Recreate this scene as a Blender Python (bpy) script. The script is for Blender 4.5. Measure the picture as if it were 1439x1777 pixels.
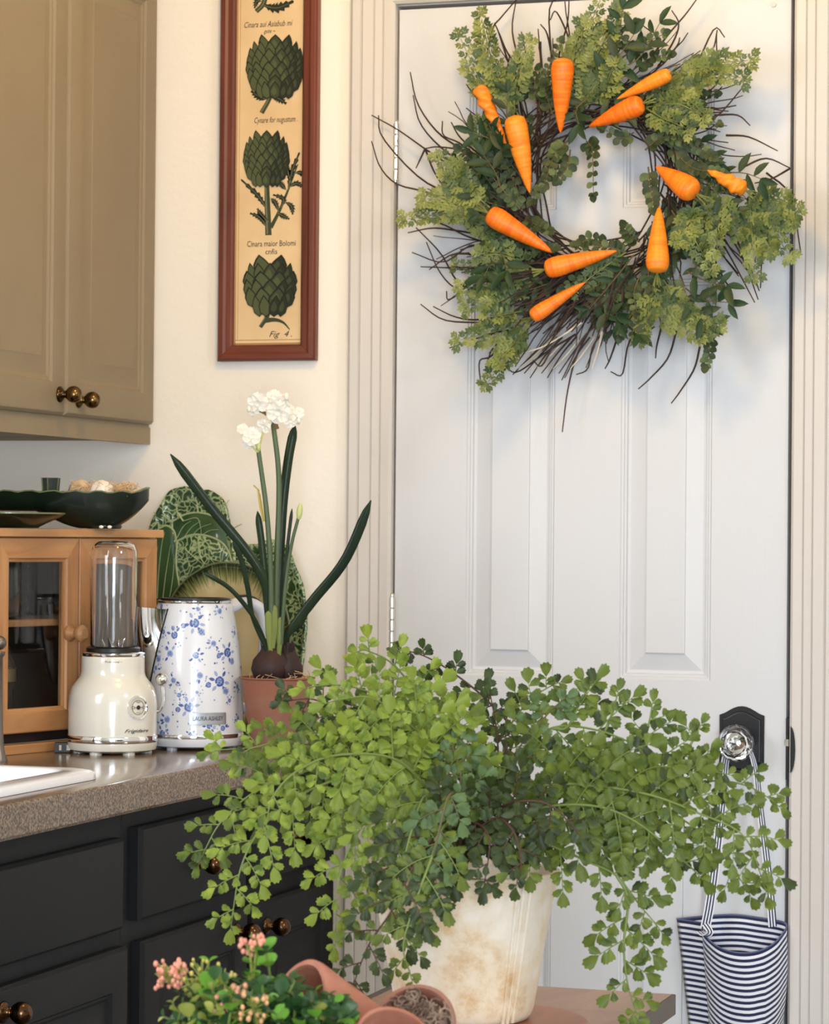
import bpy, math, random
from mathutils import Vector, Matrix, noise
for _o in list(bpy.data.objects): bpy.data.objects.remove(_o)
PI = math.pi
SC = bpy.context.scene
COL = SC.collection
# ------------------------------------------------------------------ camera
IW, IH = 1439.0, 1777.0
FPX, YAW, PITCH, ROLL = 4862.126, .31517843, .00924118, .00854794
CAM = Vector((1.36759915, -4.09919179, 1.21491058))
_d = Vector((-math.sin(YAW)*math.cos(PITCH), math.cos(YAW)*math.cos(PITCH), math.sin(PITCH)))
_r0 = Vector((math.cos(YAW), math.sin(YAW), 0)); _u0 = _r0.cross(_d)
_r = _r0*math.cos(ROLL)+_u0*math.sin(ROLL); _u = -_r0*math.sin(ROLL)+_u0*math.cos(ROLL)
cam = bpy.data.cameras.new('camera'); camo = bpy.data.objects.new('camera', cam); COL.objects.link(camo)
camo.matrix_world = Matrix(((_r.x,_u.x,-_d.x,CAM.x),(_r.y,_u.y,-_d.y,CAM.y),(_r.z,_u.z,-_d.z,CAM.z),(0,0,0,1)))
cam.sensor_fit = 'HORIZONTAL'; cam.sensor_width = 36; cam.lens = FPX*36/IW
cam.clip_start = .1; cam.clip_end = 60
cam.dof.use_dof = True; cam.dof.focus_distance = 3.5; cam.dof.aperture_fstop = 18
SC.camera = camo
# ------------------------------------------------------------------ light
w = bpy.data.worlds.new('world'); SC.world = w; w.use_nodes = True
w.node_tree.nodes['Background'].inputs[0].default_value = (.75,.85,1,1)
w.node_tree.nodes['Background'].inputs[1].default_value = .6
def area(name, loc, target, sx, sy, power, col):
    l = bpy.data.lights.new(name, 'AREA'); l.shape = 'RECTANGLE'; l.size = sx; l.size_y = sy; l.energy = power; l.color = col
    o = bpy.data.objects.new(name, l); COL.objects.link(o); o.location = loc
    o.rotation_euler = (Vector(target)-Vector(loc)).to_track_quat('-Z','Y').to_euler()
    return o
area('daylight_window_behind_left', (1.75,-5.8,1.2), (1.75,0,1.1), .62, 1.5, 54, (.79,.91,1))
area('daylight_window_behind_right', (2.5,-5.8,1.2), (2.5,0,1.1), .62, 1.5, 54, (.79,.91,1))
area('daylight_window_over_sink', (-.66,-2.15,1.62), (.6,-1.6,1.2), .7, .8, 14, (.95,.97,1))
area('warm_ceiling_lamp', (2.35,-1.9,2.3), (.1,0,1.6), .30, .30, 10, (1,.90,.78))
area('warm_overhead_lamp', (.35,-1.0,2.4), (.2,0,1.9), .25, .25, 7, (1,.60,.12))
SC.view_settings.view_transform = 'Standard'; SC.view_settings.look = 'None'
SC.view_settings.gamma = 1; SC.view_settings.use_curve_mapping = False; SC.view_settings.exposure = 0.36
# ------------------------------------------------------------------ helpers
def ray(x, y): return _d + _r*((x-IW/2)/FPX) + _u*((IH/2-y)/FPX)
def at(x, y, axis, val):                 # point on the plane axis = val that stands at that place of the photograph
    q = ray(x, y); return CAM + q*((val-CAM[axis])/q[axis])
def pd(x, y, dep): return CAM + ray(x, y)*dep
def srgb(*c):
    return tuple([((v/255)/12.92 if v/255 <= .04045 else ((v/255+.055)/1.055)**2.4) for v in c])+(1,)
WLOC = {}
def tag(o, label=None, cat=None, group=None, kind=None):
    if label: o['label'] = label
    if cat: o['category'] = cat
    if group: o['group'] = group
    if kind: o['kind'] = kind
    return o
def thing(name, label, cat, loc, group=None, kind=None):
    o = bpy.data.objects.new(name, None); COL.objects.link(o); o.location = loc
    o.empty_display_size = .02; WLOC[o] = Vector(loc)
    return tag(o, label, cat, group, kind)
class MB:
    def __init__(s): s.v=[]; s.f=[]; s.mi=[]; s.uv=[]; s.M=None; s.m=0; s.hasuv=False
    def a(s, p, uv=(0,0)):
        p = Vector(p)
        if s.M is not None: p = s.M @ p
        s.v.append(p); s.uv.append(uv); return len(s.v)-1
    def face(s, idx): s.f.append(tuple(idx)); s.mi.append(s.m)
    def poly(s, pts): s.face([s.a(p) for p in pts])
    def box(s, x0,x1,y0,y1,z0,z1):
        if x0>x1: x0,x1=x1,x0
        if y0>y1: y0,y1=y1,y0
        if z0>z1: z0,z1=z1,z0
        i=[s.a(p) for p in ((x0,y0,z0),(x1,y0,z0),(x1,y1,z0),(x0,y1,z0),(x0,y0,z1),(x1,y0,z1),(x1,y1,z1),(x0,y1,z1))]
        for q in ((3,2,1,0),(4,5,6,7),(0,1,5,4),(1,2,6,5),(2,3,7,6),(3,0,4,7)): s.face([i[k] for k in q])
    def rings(s, R, close=True, cap0=False, cap1=False):   # list of rings of points
        base=[]; n=len(R[0])
        for r in R: base.append([s.a(p) for p in r])
        for a,b in zip(base, base[1:]):
            for k in range(n if close else n-1):
                k2=(k+1)%n; s.face((a[k],a[k2],b[k2],b[k]))
        if cap0: s.face(list(reversed(base[0])))
        if cap1: s.face(base[-1])
        return base
    def lathe(s, prof, c=(0,0,0), n=32, cap0=True, cap1=True, wob=None):
        R=[]
        for r,z in prof:
            ring=[]
            for k in range(n):
                t=2*PI*k/n; rr=max(r,1e-5)*(wob(t,z) if wob else 1)
                ring.append((c[0]+rr*math.cos(t), c[1]+rr*math.sin(t), c[2]+z))
            R.append(ring)
        s.rings(R, True, cap0, cap1)
    def tube(s, path, rad, n=6, cap=True, flat=1.0, up=None):
        path=[Vector(p) for p in path]; R=[]; prev=None
        if isinstance(rad,(list,tuple)) and len(rad)!=len(path):
            q=len(rad)-1; ll=len(path)-1; rad=[(lambda x: rad[min(int(x),q)]*(1-(x-int(x)))+rad[min(int(x)+1,q)]*(x-int(x)))(i*q/ll) for i in range(ll+1)]
        for i,p in enumerate(path):
            t=(path[min(i+1,len(path)-1)]-path[max(i-1,0)])
            t = t.normalized() if t.length>1e-9 else Vector((0,0,1))
            if prev is None:
                u0 = Vector(up) if up is not None else (Vector((0,0,1)) if abs(t.z)<.9 else Vector((1,0,0)))
            else: u0=prev
            u=(u0-t*u0.dot(t))
            u = u.normalized() if u.length>1e-6 else t.orthogonal().normalized()
            prev=u; b=t.cross(u)
            r=rad[i] if isinstance(rad,(list,tuple)) else rad
            R.append([p+u*(r*flat*math.cos(2*PI*k/n))+b*(r*math.sin(2*PI*k/n)) for k in range(n)])
        s.rings(R, True, cap, cap)
    def ball(s, c, r, n=12, m=8, sc=(1,1,1), axis=None):
        c=Vector(c); pr=[]
        Rm = Vector((0,0,1)).rotation_difference(Vector(axis).normalized()).to_matrix() if axis is not None else None
        for j in range(m+1):
            a=PI*j/m; ring=[]
            for k in range(n):
                t=2*PI*k/n; q=Vector((r*max(math.sin(a),1e-4)*math.cos(t)*sc[0], r*max(math.sin(a),1e-4)*math.sin(t)*sc[1], -r*math.cos(a)*sc[2]))
                if Rm: q = Rm@q
                ring.append(c+q)
            pr.append(ring)
        s.rings(pr, True, True, True)
    def add(s, verts, faces, M=None):
        b=len(s.v)
        for v in verts: s.a(M@Vector(v) if M is not None else v)
        for f in faces: s.f.append(tuple(i+b for i in f)); s.mi.append(s.m)
    def mesh(s, name, mats, origin=(0,0,0), smooth=True, angle=40):
        o=Vector(origin); me=bpy.data.meshes.new(name)
        me.from_pydata([v-o for v in s.v], [], s.f)
        if not isinstance(mats,(list,tuple)): mats=[mats]
        for m in mats: me.materials.append(m)
        if len(mats)>1: me.polygons.foreach_set('material_index', s.mi)
        if s.hasuv:
            l=me.uv_layers.new(name='UVMap')
            for lp in me.loops: l.data[lp.index].uv = s.uv[lp.vertex_index]
        if smooth:
            me.shade_smooth()
            if angle<180: me.set_sharp_from_angle(angle=math.radians(angle))
        me.update(); return me
    def build(s, name, mats, parent=None, origin=None, smooth=True, angle=40, bevel=0, label=None, seg=2):
        root=parent
        while root is not None and root.parent is not None: root=root.parent
        if root is not None and root in WLOC: org=WLOC[root]
        elif origin is not None: org=Vector(origin)
        else:
            n=max(len(s.v),1); c=sum(s.v, Vector())/n; org=Vector((c.x,c.y,min(v.z for v in s.v)))
        me=s.mesh(name, mats, org, smooth, angle)
        o=bpy.data.objects.new(name, me); COL.objects.link(o)
        if root is None: o.location=org; WLOC[o]=org
        elif parent is not root: o.parent=parent
        else: o.parent=root
        if bevel:
            b=o.modifiers.new('bevel','BEVEL'); b.width=bevel; b.segments=seg; b.limit_method='ANGLE'; b.angle_limit=math.radians(35); b.harden_normals=False
        if label: o['label']=label
        return o
def inst(name, me, parent, M):           # share mesh data; M in world space
    root=parent
    while root.parent is not None: root=root.parent
    o=bpy.data.objects.new(name, me); COL.objects.link(o); o.parent=parent
    o.matrix_local = Matrix.Translation(-WLOC[root]) @ M
    return o
def fmat(base, d, nrm, s=1.0, sx=1.0):
    y=Vector(d).normalized(); z=Vector(nrm); z=z-y*z.dot(y)
    z = z.normalized() if z.length>1e-5 else y.orthogonal().normalized()
    x=y.cross(z)
    return Matrix(((x.x*s*sx,y.x*s,z.x*s,base[0]),(x.y*s*sx,y.y*s,z.y*s,base[1]),(x.z*s*sx,y.z*s,z.z*s,base[2]),(0,0,0,1)))
def cat(P, n):                           # Catmull-Rom through P, n points
    P=[Vector(p) for p in P]; P=[P[0]*2-P[1]]+P+[P[-1]*2-P[-2]]; out=[]; m=len(P)-3
    for i in range(n):
        t=i/(n-1)*m; k=min(int(t),m-1); t-=k; a,b,c,d=P[k:k+4]
        out.append(.5*((2*b)+(c-a)*t+(2*a-5*b+4*c-d)*t*t+(3*b-a-3*c+d)*t**3))
    return out
RND=random.Random(7)
def rr(a,b): return RND.uniform(a,b)
# ------------------------------------------------------------------ materials
def mat(name, col, rough=.5, metal=0, spec=.5, bump=0, bscale=200, var=0, vscale=20, col2=None, coat=0, trans=0, ior=1.45, aniso=(1,1,1), detail=4, sheen=0, alpha=1):
    m=bpy.data.materials.new(name); m.use_nodes=True; nt=m.node_tree; b=nt.nodes['Principled BSDF']
    b.inputs['Base Color'].default_value=col; b.inputs['Roughness'].default_value=rough; b.inputs['Metallic'].default_value=metal
    b.inputs['Specular IOR Level'].default_value=spec; b.inputs['Coat Weight'].default_value=coat; b.inputs['Coat Roughness'].default_value=.06
    b.inputs['Transmission Weight'].default_value=trans; b.inputs['IOR'].default_value=ior; b.inputs['Sheen Weight'].default_value=sheen
    tc=nt.nodes.new('ShaderNodeTexCoord'); mp=nt.nodes.new('ShaderNodeMapping'); mp.inputs['Scale'].default_value=aniso
    nt.links.new(tc.outputs['Object'], mp.inputs[0])
    if var or col2:
        n=nt.nodes.new('ShaderNodeTexNoise'); n.inputs['Scale'].default_value=vscale; n.inputs['Detail'].default_value=detail
        nt.links.new(mp.outputs[0], n.inputs['Vector'])
        r=nt.nodes.new('ShaderNodeValToRGB'); r.color_ramp.elements[0].position=.35; r.color_ramp.elements[1].position=.65
        c2 = col2 if col2 else tuple(c*(1-var) for c in col[:3])+(1,)
        r.color_ramp.elements[0].color=col; r.color_ramp.elements[1].color=c2
        nt.links.new(n.outputs['Fac'], r.inputs[0]); nt.links.new(r.outputs[0], b.inputs['Base Color'])
    if bump:
        n2=nt.nodes.new('ShaderNodeTexNoise'); n2.inputs['Scale'].default_value=bscale; n2.inputs['Detail'].default_value=3
        nt.links.new(mp.outputs[0], n2.inputs['Vector'])
        bp=nt.nodes.new('ShaderNodeBump'); bp.inputs['Strength'].default_value=bump; bp.inputs['Distance'].default_value=.002
        nt.links.new(n2.outputs['Fac'], bp.inputs['Height']); nt.links.new(bp.outputs[0], b.inputs['Normal'])
    return m
def leafmat(name, col, col2, rough=.45, tr=.3, vs=60):
    m=mat(name, col, rough, col2=col2, vscale=vs, spec=.35); nt=m.node_tree; b=nt.nodes['Principled BSDF']; out=nt.nodes['Material Output']
    t=nt.nodes.new('ShaderNodeBsdfTranslucent'); mx=nt.nodes.new('ShaderNodeMixShader'); mx.inputs[0].default_value=tr
    nt.links.new(b.inputs['Base Color'].links[0].from_socket, t.inputs[0])
    nt.links.new(b.outputs[0], mx.inputs[1]); nt.links.new(t.outputs[0], mx.inputs[2]); nt.links.new(mx.outputs[0], out.inputs[0])
    return m
def wood(name, c1, c2, scale=30, stretch=(1,1,.12), rough=.45, coat=0, dist=1.5):
    m=mat(name, c1, rough, coat=coat); nt=m.node_tree; b=nt.nodes['Principled BSDF']
    tc=nt.nodes.new('ShaderNodeTexCoord'); mp=nt.nodes.new('ShaderNodeMapping'); mp.inputs['Scale'].default_value=stretch
    n=nt.nodes.new('ShaderNodeTexNoise'); n.inputs['Scale'].default_value=scale; n.inputs['Detail'].default_value=6; n.inputs['Distortion'].default_value=dist
    r=nt.nodes.new('ShaderNodeValToRGB'); r.color_ramp.elements[0].position=.33; r.color_ramp.elements[1].position=.68
    r.color_ramp.elements[0].color=c1; r.color_ramp.elements[1].color=c2
    nt.links.new(tc.outputs['Object'],mp.inputs[0]); nt.links.new(mp.outputs[0],n.inputs['Vector']); nt.links.new(n.outputs['Fac'],r.inputs[0]); nt.links.new(r.outputs[0],b.inputs['Base Color'])
    bp=nt.nodes.new('ShaderNodeBump'); bp.inputs['Strength'].default_value=.12; bp.inputs['Distance'].default_value=.002
    nt.links.new(n.outputs['Fac'],bp.inputs['Height']); nt.links.new(bp.outputs[0],b.inputs['Normal'])
    return m
M={}
M['wall']=mat('cream_plaster', srgb(246,239,230), .85, bump=.25, bscale=90, spec=.2)
M['ceil']=mat('white_ceiling', srgb(235,232,226), .9)
M['floor']=wood('floor_oak', srgb(118,108,98), srgb(92,84,76), 8, (.15,1,1))
M['door']=mat('door_paint', srgb(207,208,213), .42, bump=.12, bscale=160, aniso=(1,1,.12), spec=.4)
M['trim']=mat('trim_paint', srgb(206,200,196), .4, bump=.1, bscale=120, aniso=(1,1,.1), spec=.4)
M['gap_shade']=mat('dark_gap_shade', srgb(25,22,20), .9)  # shade of the gap round the door, put into the colour
M['taupe']=mat('taupe_cabinet_paint', srgb(146,130,106), .55, bump=.15, bscale=220, var=.06, vscale=6, spec=.35)
M['black']=mat('charcoal_cabinet_paint', srgb(24,25,28), .6, bump=.12, bscale=250, spec=.3)
M['bronze']=mat('antique_brass', srgb(125,98,62), .22, 1, col2=srgb(70,52,34), vscale=40)
M['bronze_dark']=mat('dark_bronze', srgb(92,66,46), .2, 1)
M['chrome']=mat('chrome', (.82,.83,.85,1), .06, 1)
M['steel']=mat('brushed_hinge_steel', (.75,.72,.66,1), .25, 1)
M['blackmetal']=mat('black_iron', srgb(22,22,26), .4, 0, spec=.5)
M['white_enamel']=mat('cream_enamel', srgb(218,214,204), .18, coat=.5, spec=.5)
M['white_enamel2']=mat('white_enamel', srgb(222,224,232), .18, coat=.5)
M['black_rub']=mat('black_rubber', srgb(20,19,19), .4)
M['ink']=mat('ink', srgb(40,34,30), .6)
M['glass']=mat('clear_glass', (1,1,1,1), .01, trans=1, ior=1.45)
M['crystal']=mat('cut_crystal', (1,1,1,1), .02, trans=1, ior=1.52)
M['pane']=mat('cabinet_pane', (.9,.93,.93,1), .02, trans=1, ior=1.3)
M['sink']=mat('white_sink', srgb(240,242,250), .12, coat=.4)
M['pine']=wood('honey_pine', srgb(196,146,98), srgb(164,112,70), 22, (1,1,.1), .4)
M['pineh']=wood('honey_pine_horizontal', srgb(198,148,100), srgb(166,114,72), 22, (.12,.12,1), .4)
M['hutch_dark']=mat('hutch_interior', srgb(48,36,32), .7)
M['mahog']=wood('mahogany', srgb(122,62,44), srgb(86,40,28), 26, (1,1,.08), .35)
M['mahog_h']=wood('mahogany_horizontal', srgb(122,62,44), srgb(86,40,28), 26, (.08,1,1), .35)
M['paper']=mat('aged_paper', srgb(228,200,158), .8, col2=srgb(216,184,140), vscale=9)
M['terra']=mat('terracotta', srgb(150,94,74), .85, col2=srgb(142,110,96), vscale=14, bump=.2)
M['terra2']=mat('terracotta_pale', srgb(184,124,102), .85, col2=srgb(150,92,72), vscale=16, bump=.2)
M['soil']=mat('soil', srgb(42,30,24), .95, bump=1, bscale=150)
M['bulb']=mat('bulb_skin', srgb(58,32,30), .6, col2=srgb(30,18,18), vscale=30, aniso=(1,1,.25), bump=.4, bscale=60)
M['moss']=mat('grey_moss', srgb(158,132,112), .9, col2=srgb(104,82,68), vscale=60)
M['straw']=mat('straw', srgb(206,172,132), .8)
M['garlic']=mat('garlic_skin', srgb(226,206,178), .6, col2=srgb(206,178,146), vscale=30, aniso=(1,1,.3))
M['egg']=mat('pale_garlic', srgb(240,232,222), .5)
M['dkgreen']=mat('dark_green_glaze', srgb(24,38,22), .3, coat=.25, col2=srgb(12,22,14), vscale=14)
M['rimgreen']=mat('worn_green_rim', srgb(104,112,78), .3, coat=.4)
M['twig']=mat('brown_twig', srgb(66,48,42), .75, col2=srgb(44,33,30), vscale=40)
M['twig_pale']=mat('pale_twig_core', srgb(210,200,184), .7)
M['stemg']=mat('green_stem', srgb(112,128,62), .5)
M['stemd']=mat('olive_brown_stem', srgb(96,86,56), .55)
M['stemb']=mat('dark_brown_stem', srgb(76,48,40), .6)
M['fern1']=leafmat('fern_lime', srgb(150,164,64), srgb(102,124,40), vs=90)  # fern greens: real leaf colours, plus left-to-right light put into the tones
M['fern2']=leafmat('fern_green', srgb(116,130,50), srgb(74,92,34))
M['fern3']=leafmat('fern_dark', srgb(70,84,40), srgb(44,56,28))
M['fern4']=leafmat('fern_blue_green', srgb(112,134,84), srgb(74,98,54))
M['wl1']=leafmat('carrot_top_green', srgb(146,154,88), srgb(84,100,50), tr=.15, vs=45)
M['wl2']=leafmat('eucalyptus_green', srgb(76,88,58), srgb(50,64,40))
M['wl3']=leafmat('deep_leaf_green', srgb(58,84,54), srgb(38,60,38))
M['wl4']=leafmat('soft_sage_green', srgb(108,124,82), srgb(78,98,62))
M['su1']=leafmat('succulent_bright', srgb(124,178,62), srgb(98,150,54), .3)
M['su2']=leafmat('succulent_deep', srgb(64,100,52), srgb(48,78,44), .35)
M['su3']=leafmat('succulent_yellow', srgb(176,180,92), srgb(140,154,74), .4)
M['pink']=mat('coral_bud', srgb(226,150,126), .5)
M['pwleaf']=mat('narcissus_leaf', srgb(36,50,28), .65, spec=.2, col2=srgb(22,38,24), vscale=20, aniso=(1,1,.1), coat=.1)
M['pwstem']=mat('narcissus_stem', srgb(82,98,70), .5, col2=srgb(62,82,52), vscale=16, aniso=(1,1,.1))
M['pwbase']=mat('narcissus_sheath', srgb(150,154,92), .6, spec=.2, col2=srgb(84,104,50), vscale=20, aniso=(1,1,.1))
M['bud']=mat('pale_green_bud', srgb(190,196,128), .45)
M['spathe']=mat('dry_spathe', srgb(176,160,84), .6)
M['petal']=leafmat('white_petal', srgb(252,250,244), srgb(244,240,230), .5, .25)
M['blue']=mat('blue_print', srgb(92,116,180), .25, coat=.5, col2=srgb(58,82,156), vscale=120)
M['blue2']=mat('pale_blue_print', srgb(150,166,206), .25, coat=.5)
def carrot_mat():
    m=mat('carrot_skin', srgb(250,140,30), .42); nt=m.node_tree; b=nt.nodes['Principled BSDF']
    tc=nt.nodes.new('ShaderNodeTexCoord'); mp=nt.nodes.new('ShaderNodeMapping'); mp.inputs['Scale'].default_value=(10,10,120)
    n=nt.nodes.new('ShaderNodeTexNoise'); n.inputs['Scale'].default_value=1.6; n.inputs['Detail'].default_value=3
    oi=nt.nodes.new('ShaderNodeObjectInfo'); r=nt.nodes.new('ShaderNodeValToRGB')
    e=r.color_ramp.elements; e[0].position=.28; e[0].color=srgb(238,104,16); e[1].position=.72; e[1].color=srgb(248,150,38)
    a=nt.nodes.new('ShaderNodeMath'); a.operation='MULTIPLY_ADD'; a.inputs[1].default_value=.3; a.inputs[2].default_value=-.15
    s=nt.nodes.new('ShaderNodeMath'); s.operation='ADD'
    nt.links.new(tc.outputs['Object'],mp.inputs[0]); nt.links.new(mp.outputs[0],n.inputs['Vector'])
    nt.links.new(oi.outputs['Random'],a.inputs[0]); nt.links.new(a.outputs[0],s.inputs[0]); nt.links.new(n.outputs['Fac'],s.inputs[1])
    nt.links.new(s.outputs[0],r.inputs[0]); nt.links.new(r.outputs[0],b.inputs['Base Color'])
    bp=nt.nodes.new('ShaderNodeBump'); bp.inputs['Strength'].default_value=.35; bp.inputs['Distance'].default_value=.0015
    nt.links.new(n.outputs['Fac'],bp.inputs['Height']); nt.links.new(bp.outputs[0],b.inputs['Normal'])
    return m
M['carrot']=carrot_mat()
def ctop_mat():                          # speckled worktop laminate
    m=mat('speckled_worktop', srgb(140,120,102), .16, spec=.6); nt=m.node_tree; b=nt.nodes['Principled BSDF']
    tc=nt.nodes.new('ShaderNodeTexCoord'); n=nt.nodes.new('ShaderNodeTexNoise'); n.inputs['Scale'].default_value=330; n.inputs['Detail'].default_value=3
    r=nt.nodes.new('ShaderNodeValToRGB'); e=r.color_ramp.elements; e[0].position=.36; e[0].color=srgb(70,56,46); e[1].position=.64; e[1].color=srgb(150,128,106)
    nt.links.new(tc.outputs['Object'],n.inputs['Vector']); nt.links.new(n.outputs['Fac'],r.inputs[0]); nt.links.new(r.outputs[0],b.inputs['Base Color'])
    return m
M['ctop']=ctop_mat()
def pot_mat():
    m=mat('aged_white_clay', srgb(226,214,196), .8, bump=.5, bscale=70); nt=m.node_tree; b=nt.nodes['Principled BSDF']
    tc=nt.nodes.new('ShaderNodeTexCoord'); n=nt.nodes.new('ShaderNodeTexNoise'); n.inputs['Scale'].default_value=14; n.inputs['Detail'].default_value=8; n.inputs['Roughness'].default_value=.7
    r=nt.nodes.new('ShaderNodeValToRGB'); e=r.color_ramp.elements; e[0].position=.42; e[0].color=srgb(232,222,208); e[1].position=.66; e[1].color=srgb(206,170,126)
    x=r.color_ramp.elements.new(.54); x.color=srgb(226,208,182)
    nt.links.new(tc.outputs['Object'],n.inputs['Vector']); nt.links.new(n.outputs['Fac'],r.inputs[0]); nt.links.new(r.outputs[0],b.inputs['Base Color'])
    return m
M['pot']=pot_mat()
def cabbage_mat():                       # veined green glaze: pale network of veins over mottled green
    m=mat('cabbage_glaze', srgb(54,84,50), .14, coat=.6); nt=m.node_tree; b=nt.nodes['Principled BSDF']
    tc=nt.nodes.new('ShaderNodeTexCoord'); n=nt.nodes.new('ShaderNodeTexNoise'); n.inputs['Scale'].default_value=35; n.inputs['Detail'].default_value=2
    mixv=nt.nodes.new('ShaderNodeMix'); mixv.data_type='VECTOR'; mixv.inputs[0].default_value=.05
    vo=nt.nodes.new('ShaderNodeTexVoronoi'); vo.feature='DISTANCE_TO_EDGE'; vo.inputs['Scale'].default_value=82
    r=nt.nodes.new('ShaderNodeValToRGB'); e=r.color_ramp.elements; e[0].position=.025; e[0].color=srgb(166,182,138); e[1].position=.13; e[1].color=srgb(54,84,52)
    x=e.new(.5); x.color=srgb(30,54,34)
    nt.links.new(tc.outputs['Object'],n.inputs['Vector']); nt.links.new(tc.outputs['Object'],mixv.inputs[4]); nt.links.new(n.outputs['Color'],mixv.inputs[5])
    nt.links.new(mixv.outputs[1],vo.inputs['Vector']); nt.links.new(vo.outputs['Distance'],r.inputs[0]); nt.links.new(r.outputs[0],b.inputs['Base Color'])
    bp=nt.nodes.new('ShaderNodeBump'); bp.invert=True; bp.inputs['Strength'].default_value=.8; bp.inputs['Distance'].default_value=.003
    nt.links.new(vo.outputs['Distance'],bp.inputs['Height']); nt.links.new(bp.outputs[0],b.inputs['Normal'])
    return m
M['cabbage']=cabbage_mat()
M['cabsmooth']=mat('cabbage_rib_glaze', srgb(62,92,56), .14, coat=.6, col2=srgb(38,64,38), vscale=26, aniso=(1,1,.2))
M['vein']=mat('pale_vein_glaze', srgb(164,178,134), .2, coat=.5)
def platter_mat():                       # cream centre running into a dark green rim; radial in object space
    m=mat('cream_green_glaze', srgb(220,200,160), .12, coat=.7); nt=m.node_tree; b=nt.nodes['Principled BSDF']
    uv=nt.nodes.new('ShaderNodeTexCoord'); sp=nt.nodes.new('ShaderNodeSeparateXYZ'); n=nt.nodes.new('ShaderNodeTexNoise')
    mp=nt.nodes.new('ShaderNodeMapping'); mp.inputs['Scale'].default_value=(3,26,1)
    n.inputs['Scale'].default_value=1.5; n.inputs['Detail'].default_value=3
    ma=nt.nodes.new('ShaderNodeMath'); ma.operation='MULTIPLY_ADD'; ma.inputs[1].default_value=.32
    r=nt.nodes.new('ShaderNodeValToRGB'); e=r.color_ramp.elements
    e[0].position=.80; e[0].color=srgb(196,178,132); e[1].position=1.08 if False else .99; e[1].color=srgb(26,44,26)
    x=e.new(.88); x.color=srgb(122,128,78)
    nt.links.new(uv.outputs['UV'],sp.inputs[0]); nt.links.new(uv.outputs['UV'],mp.inputs[0]); nt.links.new(mp.outputs[0],n.inputs['Vector'])
    nt.links.new(n.outputs['Fac'],ma.inputs[0]); nt.links.new(sp.outputs['X'],ma.inputs[2]); 
    m2=nt.nodes.new('ShaderNodeMath'); m2.operation='SUBTRACT'; m2.inputs[1].default_value=.13
    nt.links.new(ma.outputs[0],m2.inputs[0]); nt.links.new(m2.outputs[0],r.inputs[0]); nt.links.new(r.outputs[0],b.inputs['Base Color'])
    return m
M['platter']=platter_mat()
def stripe_mat(name, period, axis='Y'):
    m=mat(name, srgb(220,222,232), .85, sheen=.2); nt=m.node_tree; b=nt.nodes['Principled BSDF']
    uv=nt.nodes.new('ShaderNodeTexCoord'); sp=nt.nodes.new('ShaderNodeSeparateXYZ')
    d=nt.nodes.new('ShaderNodeMath'); d.operation='DIVIDE'; d.inputs[1].default_value=period
    fr=nt.nodes.new('ShaderNodeMath'); fr.operation='FRACT'; gt=nt.nodes.new('ShaderNodeMath'); gt.operation='GREATER_THAN'; gt.inputs[1].default_value=.5
    mx=nt.nodes.new('ShaderNodeMix'); mx.data_type='RGBA'; mx.inputs[6].default_value=srgb(222,224,234); mx.inputs[7].default_value=srgb(30,36,72)
    nt.links.new(uv.outputs['UV'],sp.inputs[0]); nt.links.new(sp.outputs[axis],d.inputs[0]); nt.links.new(d.outputs[0],fr.inputs[0]); nt.links.new(fr.outputs[0],gt.inputs[0])
    nt.links.new(gt.outputs[0],mx.inputs[0]); nt.links.new(mx.outputs[2],b.inputs['Base Color'])
    return m
M['stripe']=stripe_mat('navy_white_stripe', .0085); M['stripe2']=stripe_mat('strap_stripe', .0042, 'X')
M['tabletop']=wood('table_wood', srgb(150,116,92), srgb(128,96,74), 16, (1,.25,1), .35)
M['table_edge']=mat('dark_table_edge', srgb(62,52,48), .5)
M['board']=wood('round_board_wood', srgb(168,106,66), srgb(134,80,48), 14, (1,.3,1), .4)
def textmesh(s, size, shear=0, M4=None, off=.0):
    c=bpy.data.curves.new('t','FONT'); c.body=s; c.size=size; c.shear=shear; c.align_x='CENTER'; c.align_y='CENTER'; c.resolution_u=2; c.offset=off
    o=bpy.data.objects.new('t',c); COL.objects.link(o); bpy.context.view_layer.update()
    me=bpy.data.meshes.new_from_object(o.evaluated_get(bpy.context.evaluated_depsgraph_get()))
    v=[Vector(x.co) for x in me.vertices]; f=[tuple(p.vertices) for p in me.polygons]
    bpy.data.objects.remove(o); bpy.data.curves.remove(c); bpy.data.meshes.remove(me)
    return v,f
# ================================================================== SETTING
XL, XR, YR, ZC = -.715, 3.2, -6.0, 2.46
def struct(name, mb, m, **k):
    o=mb.build(name, m, **k); o['kind']='structure'; return o
b=MB(); b.box(XL-.1,XR+.1,YR-.1,.3,-.1,0); struct('floor',b,M['floor'],smooth=False)
b=MB(); b.box(XL-.1,XR+.1,YR-.1,.3,ZC,ZC+.1); struct('ceiling',b,M['ceil'],smooth=False)
DW=.61; DT=2.03
b=MB(); b.box(XL-.1,-.022,0,.12,0,ZC); b.box(DW+.025,XR+.1,0,.12,0,ZC); b.box(-.022,DW+.025,0,.12,DT+.024,ZC)
struct('wall_back',b,M['wall'],smooth=False)
b=MB(); y0,y1,z0,z1=-2.7,-1.55,1.12,2.12
b.box(XL-.1,XL,YR,y0,0,ZC); b.box(XL-.1,XL,y1,0,0,ZC); b.box(XL-.1,XL,y0,y1,0,z0); b.box(XL-.1,XL,y0,y1,z1,ZC)
struct('wall_left',b,M['wall'],smooth=False)
b=MB(); b.box(XR,XR+.1,YR,0,0,ZC); struct('wall_right',b,M['wall'],smooth=False)
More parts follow.
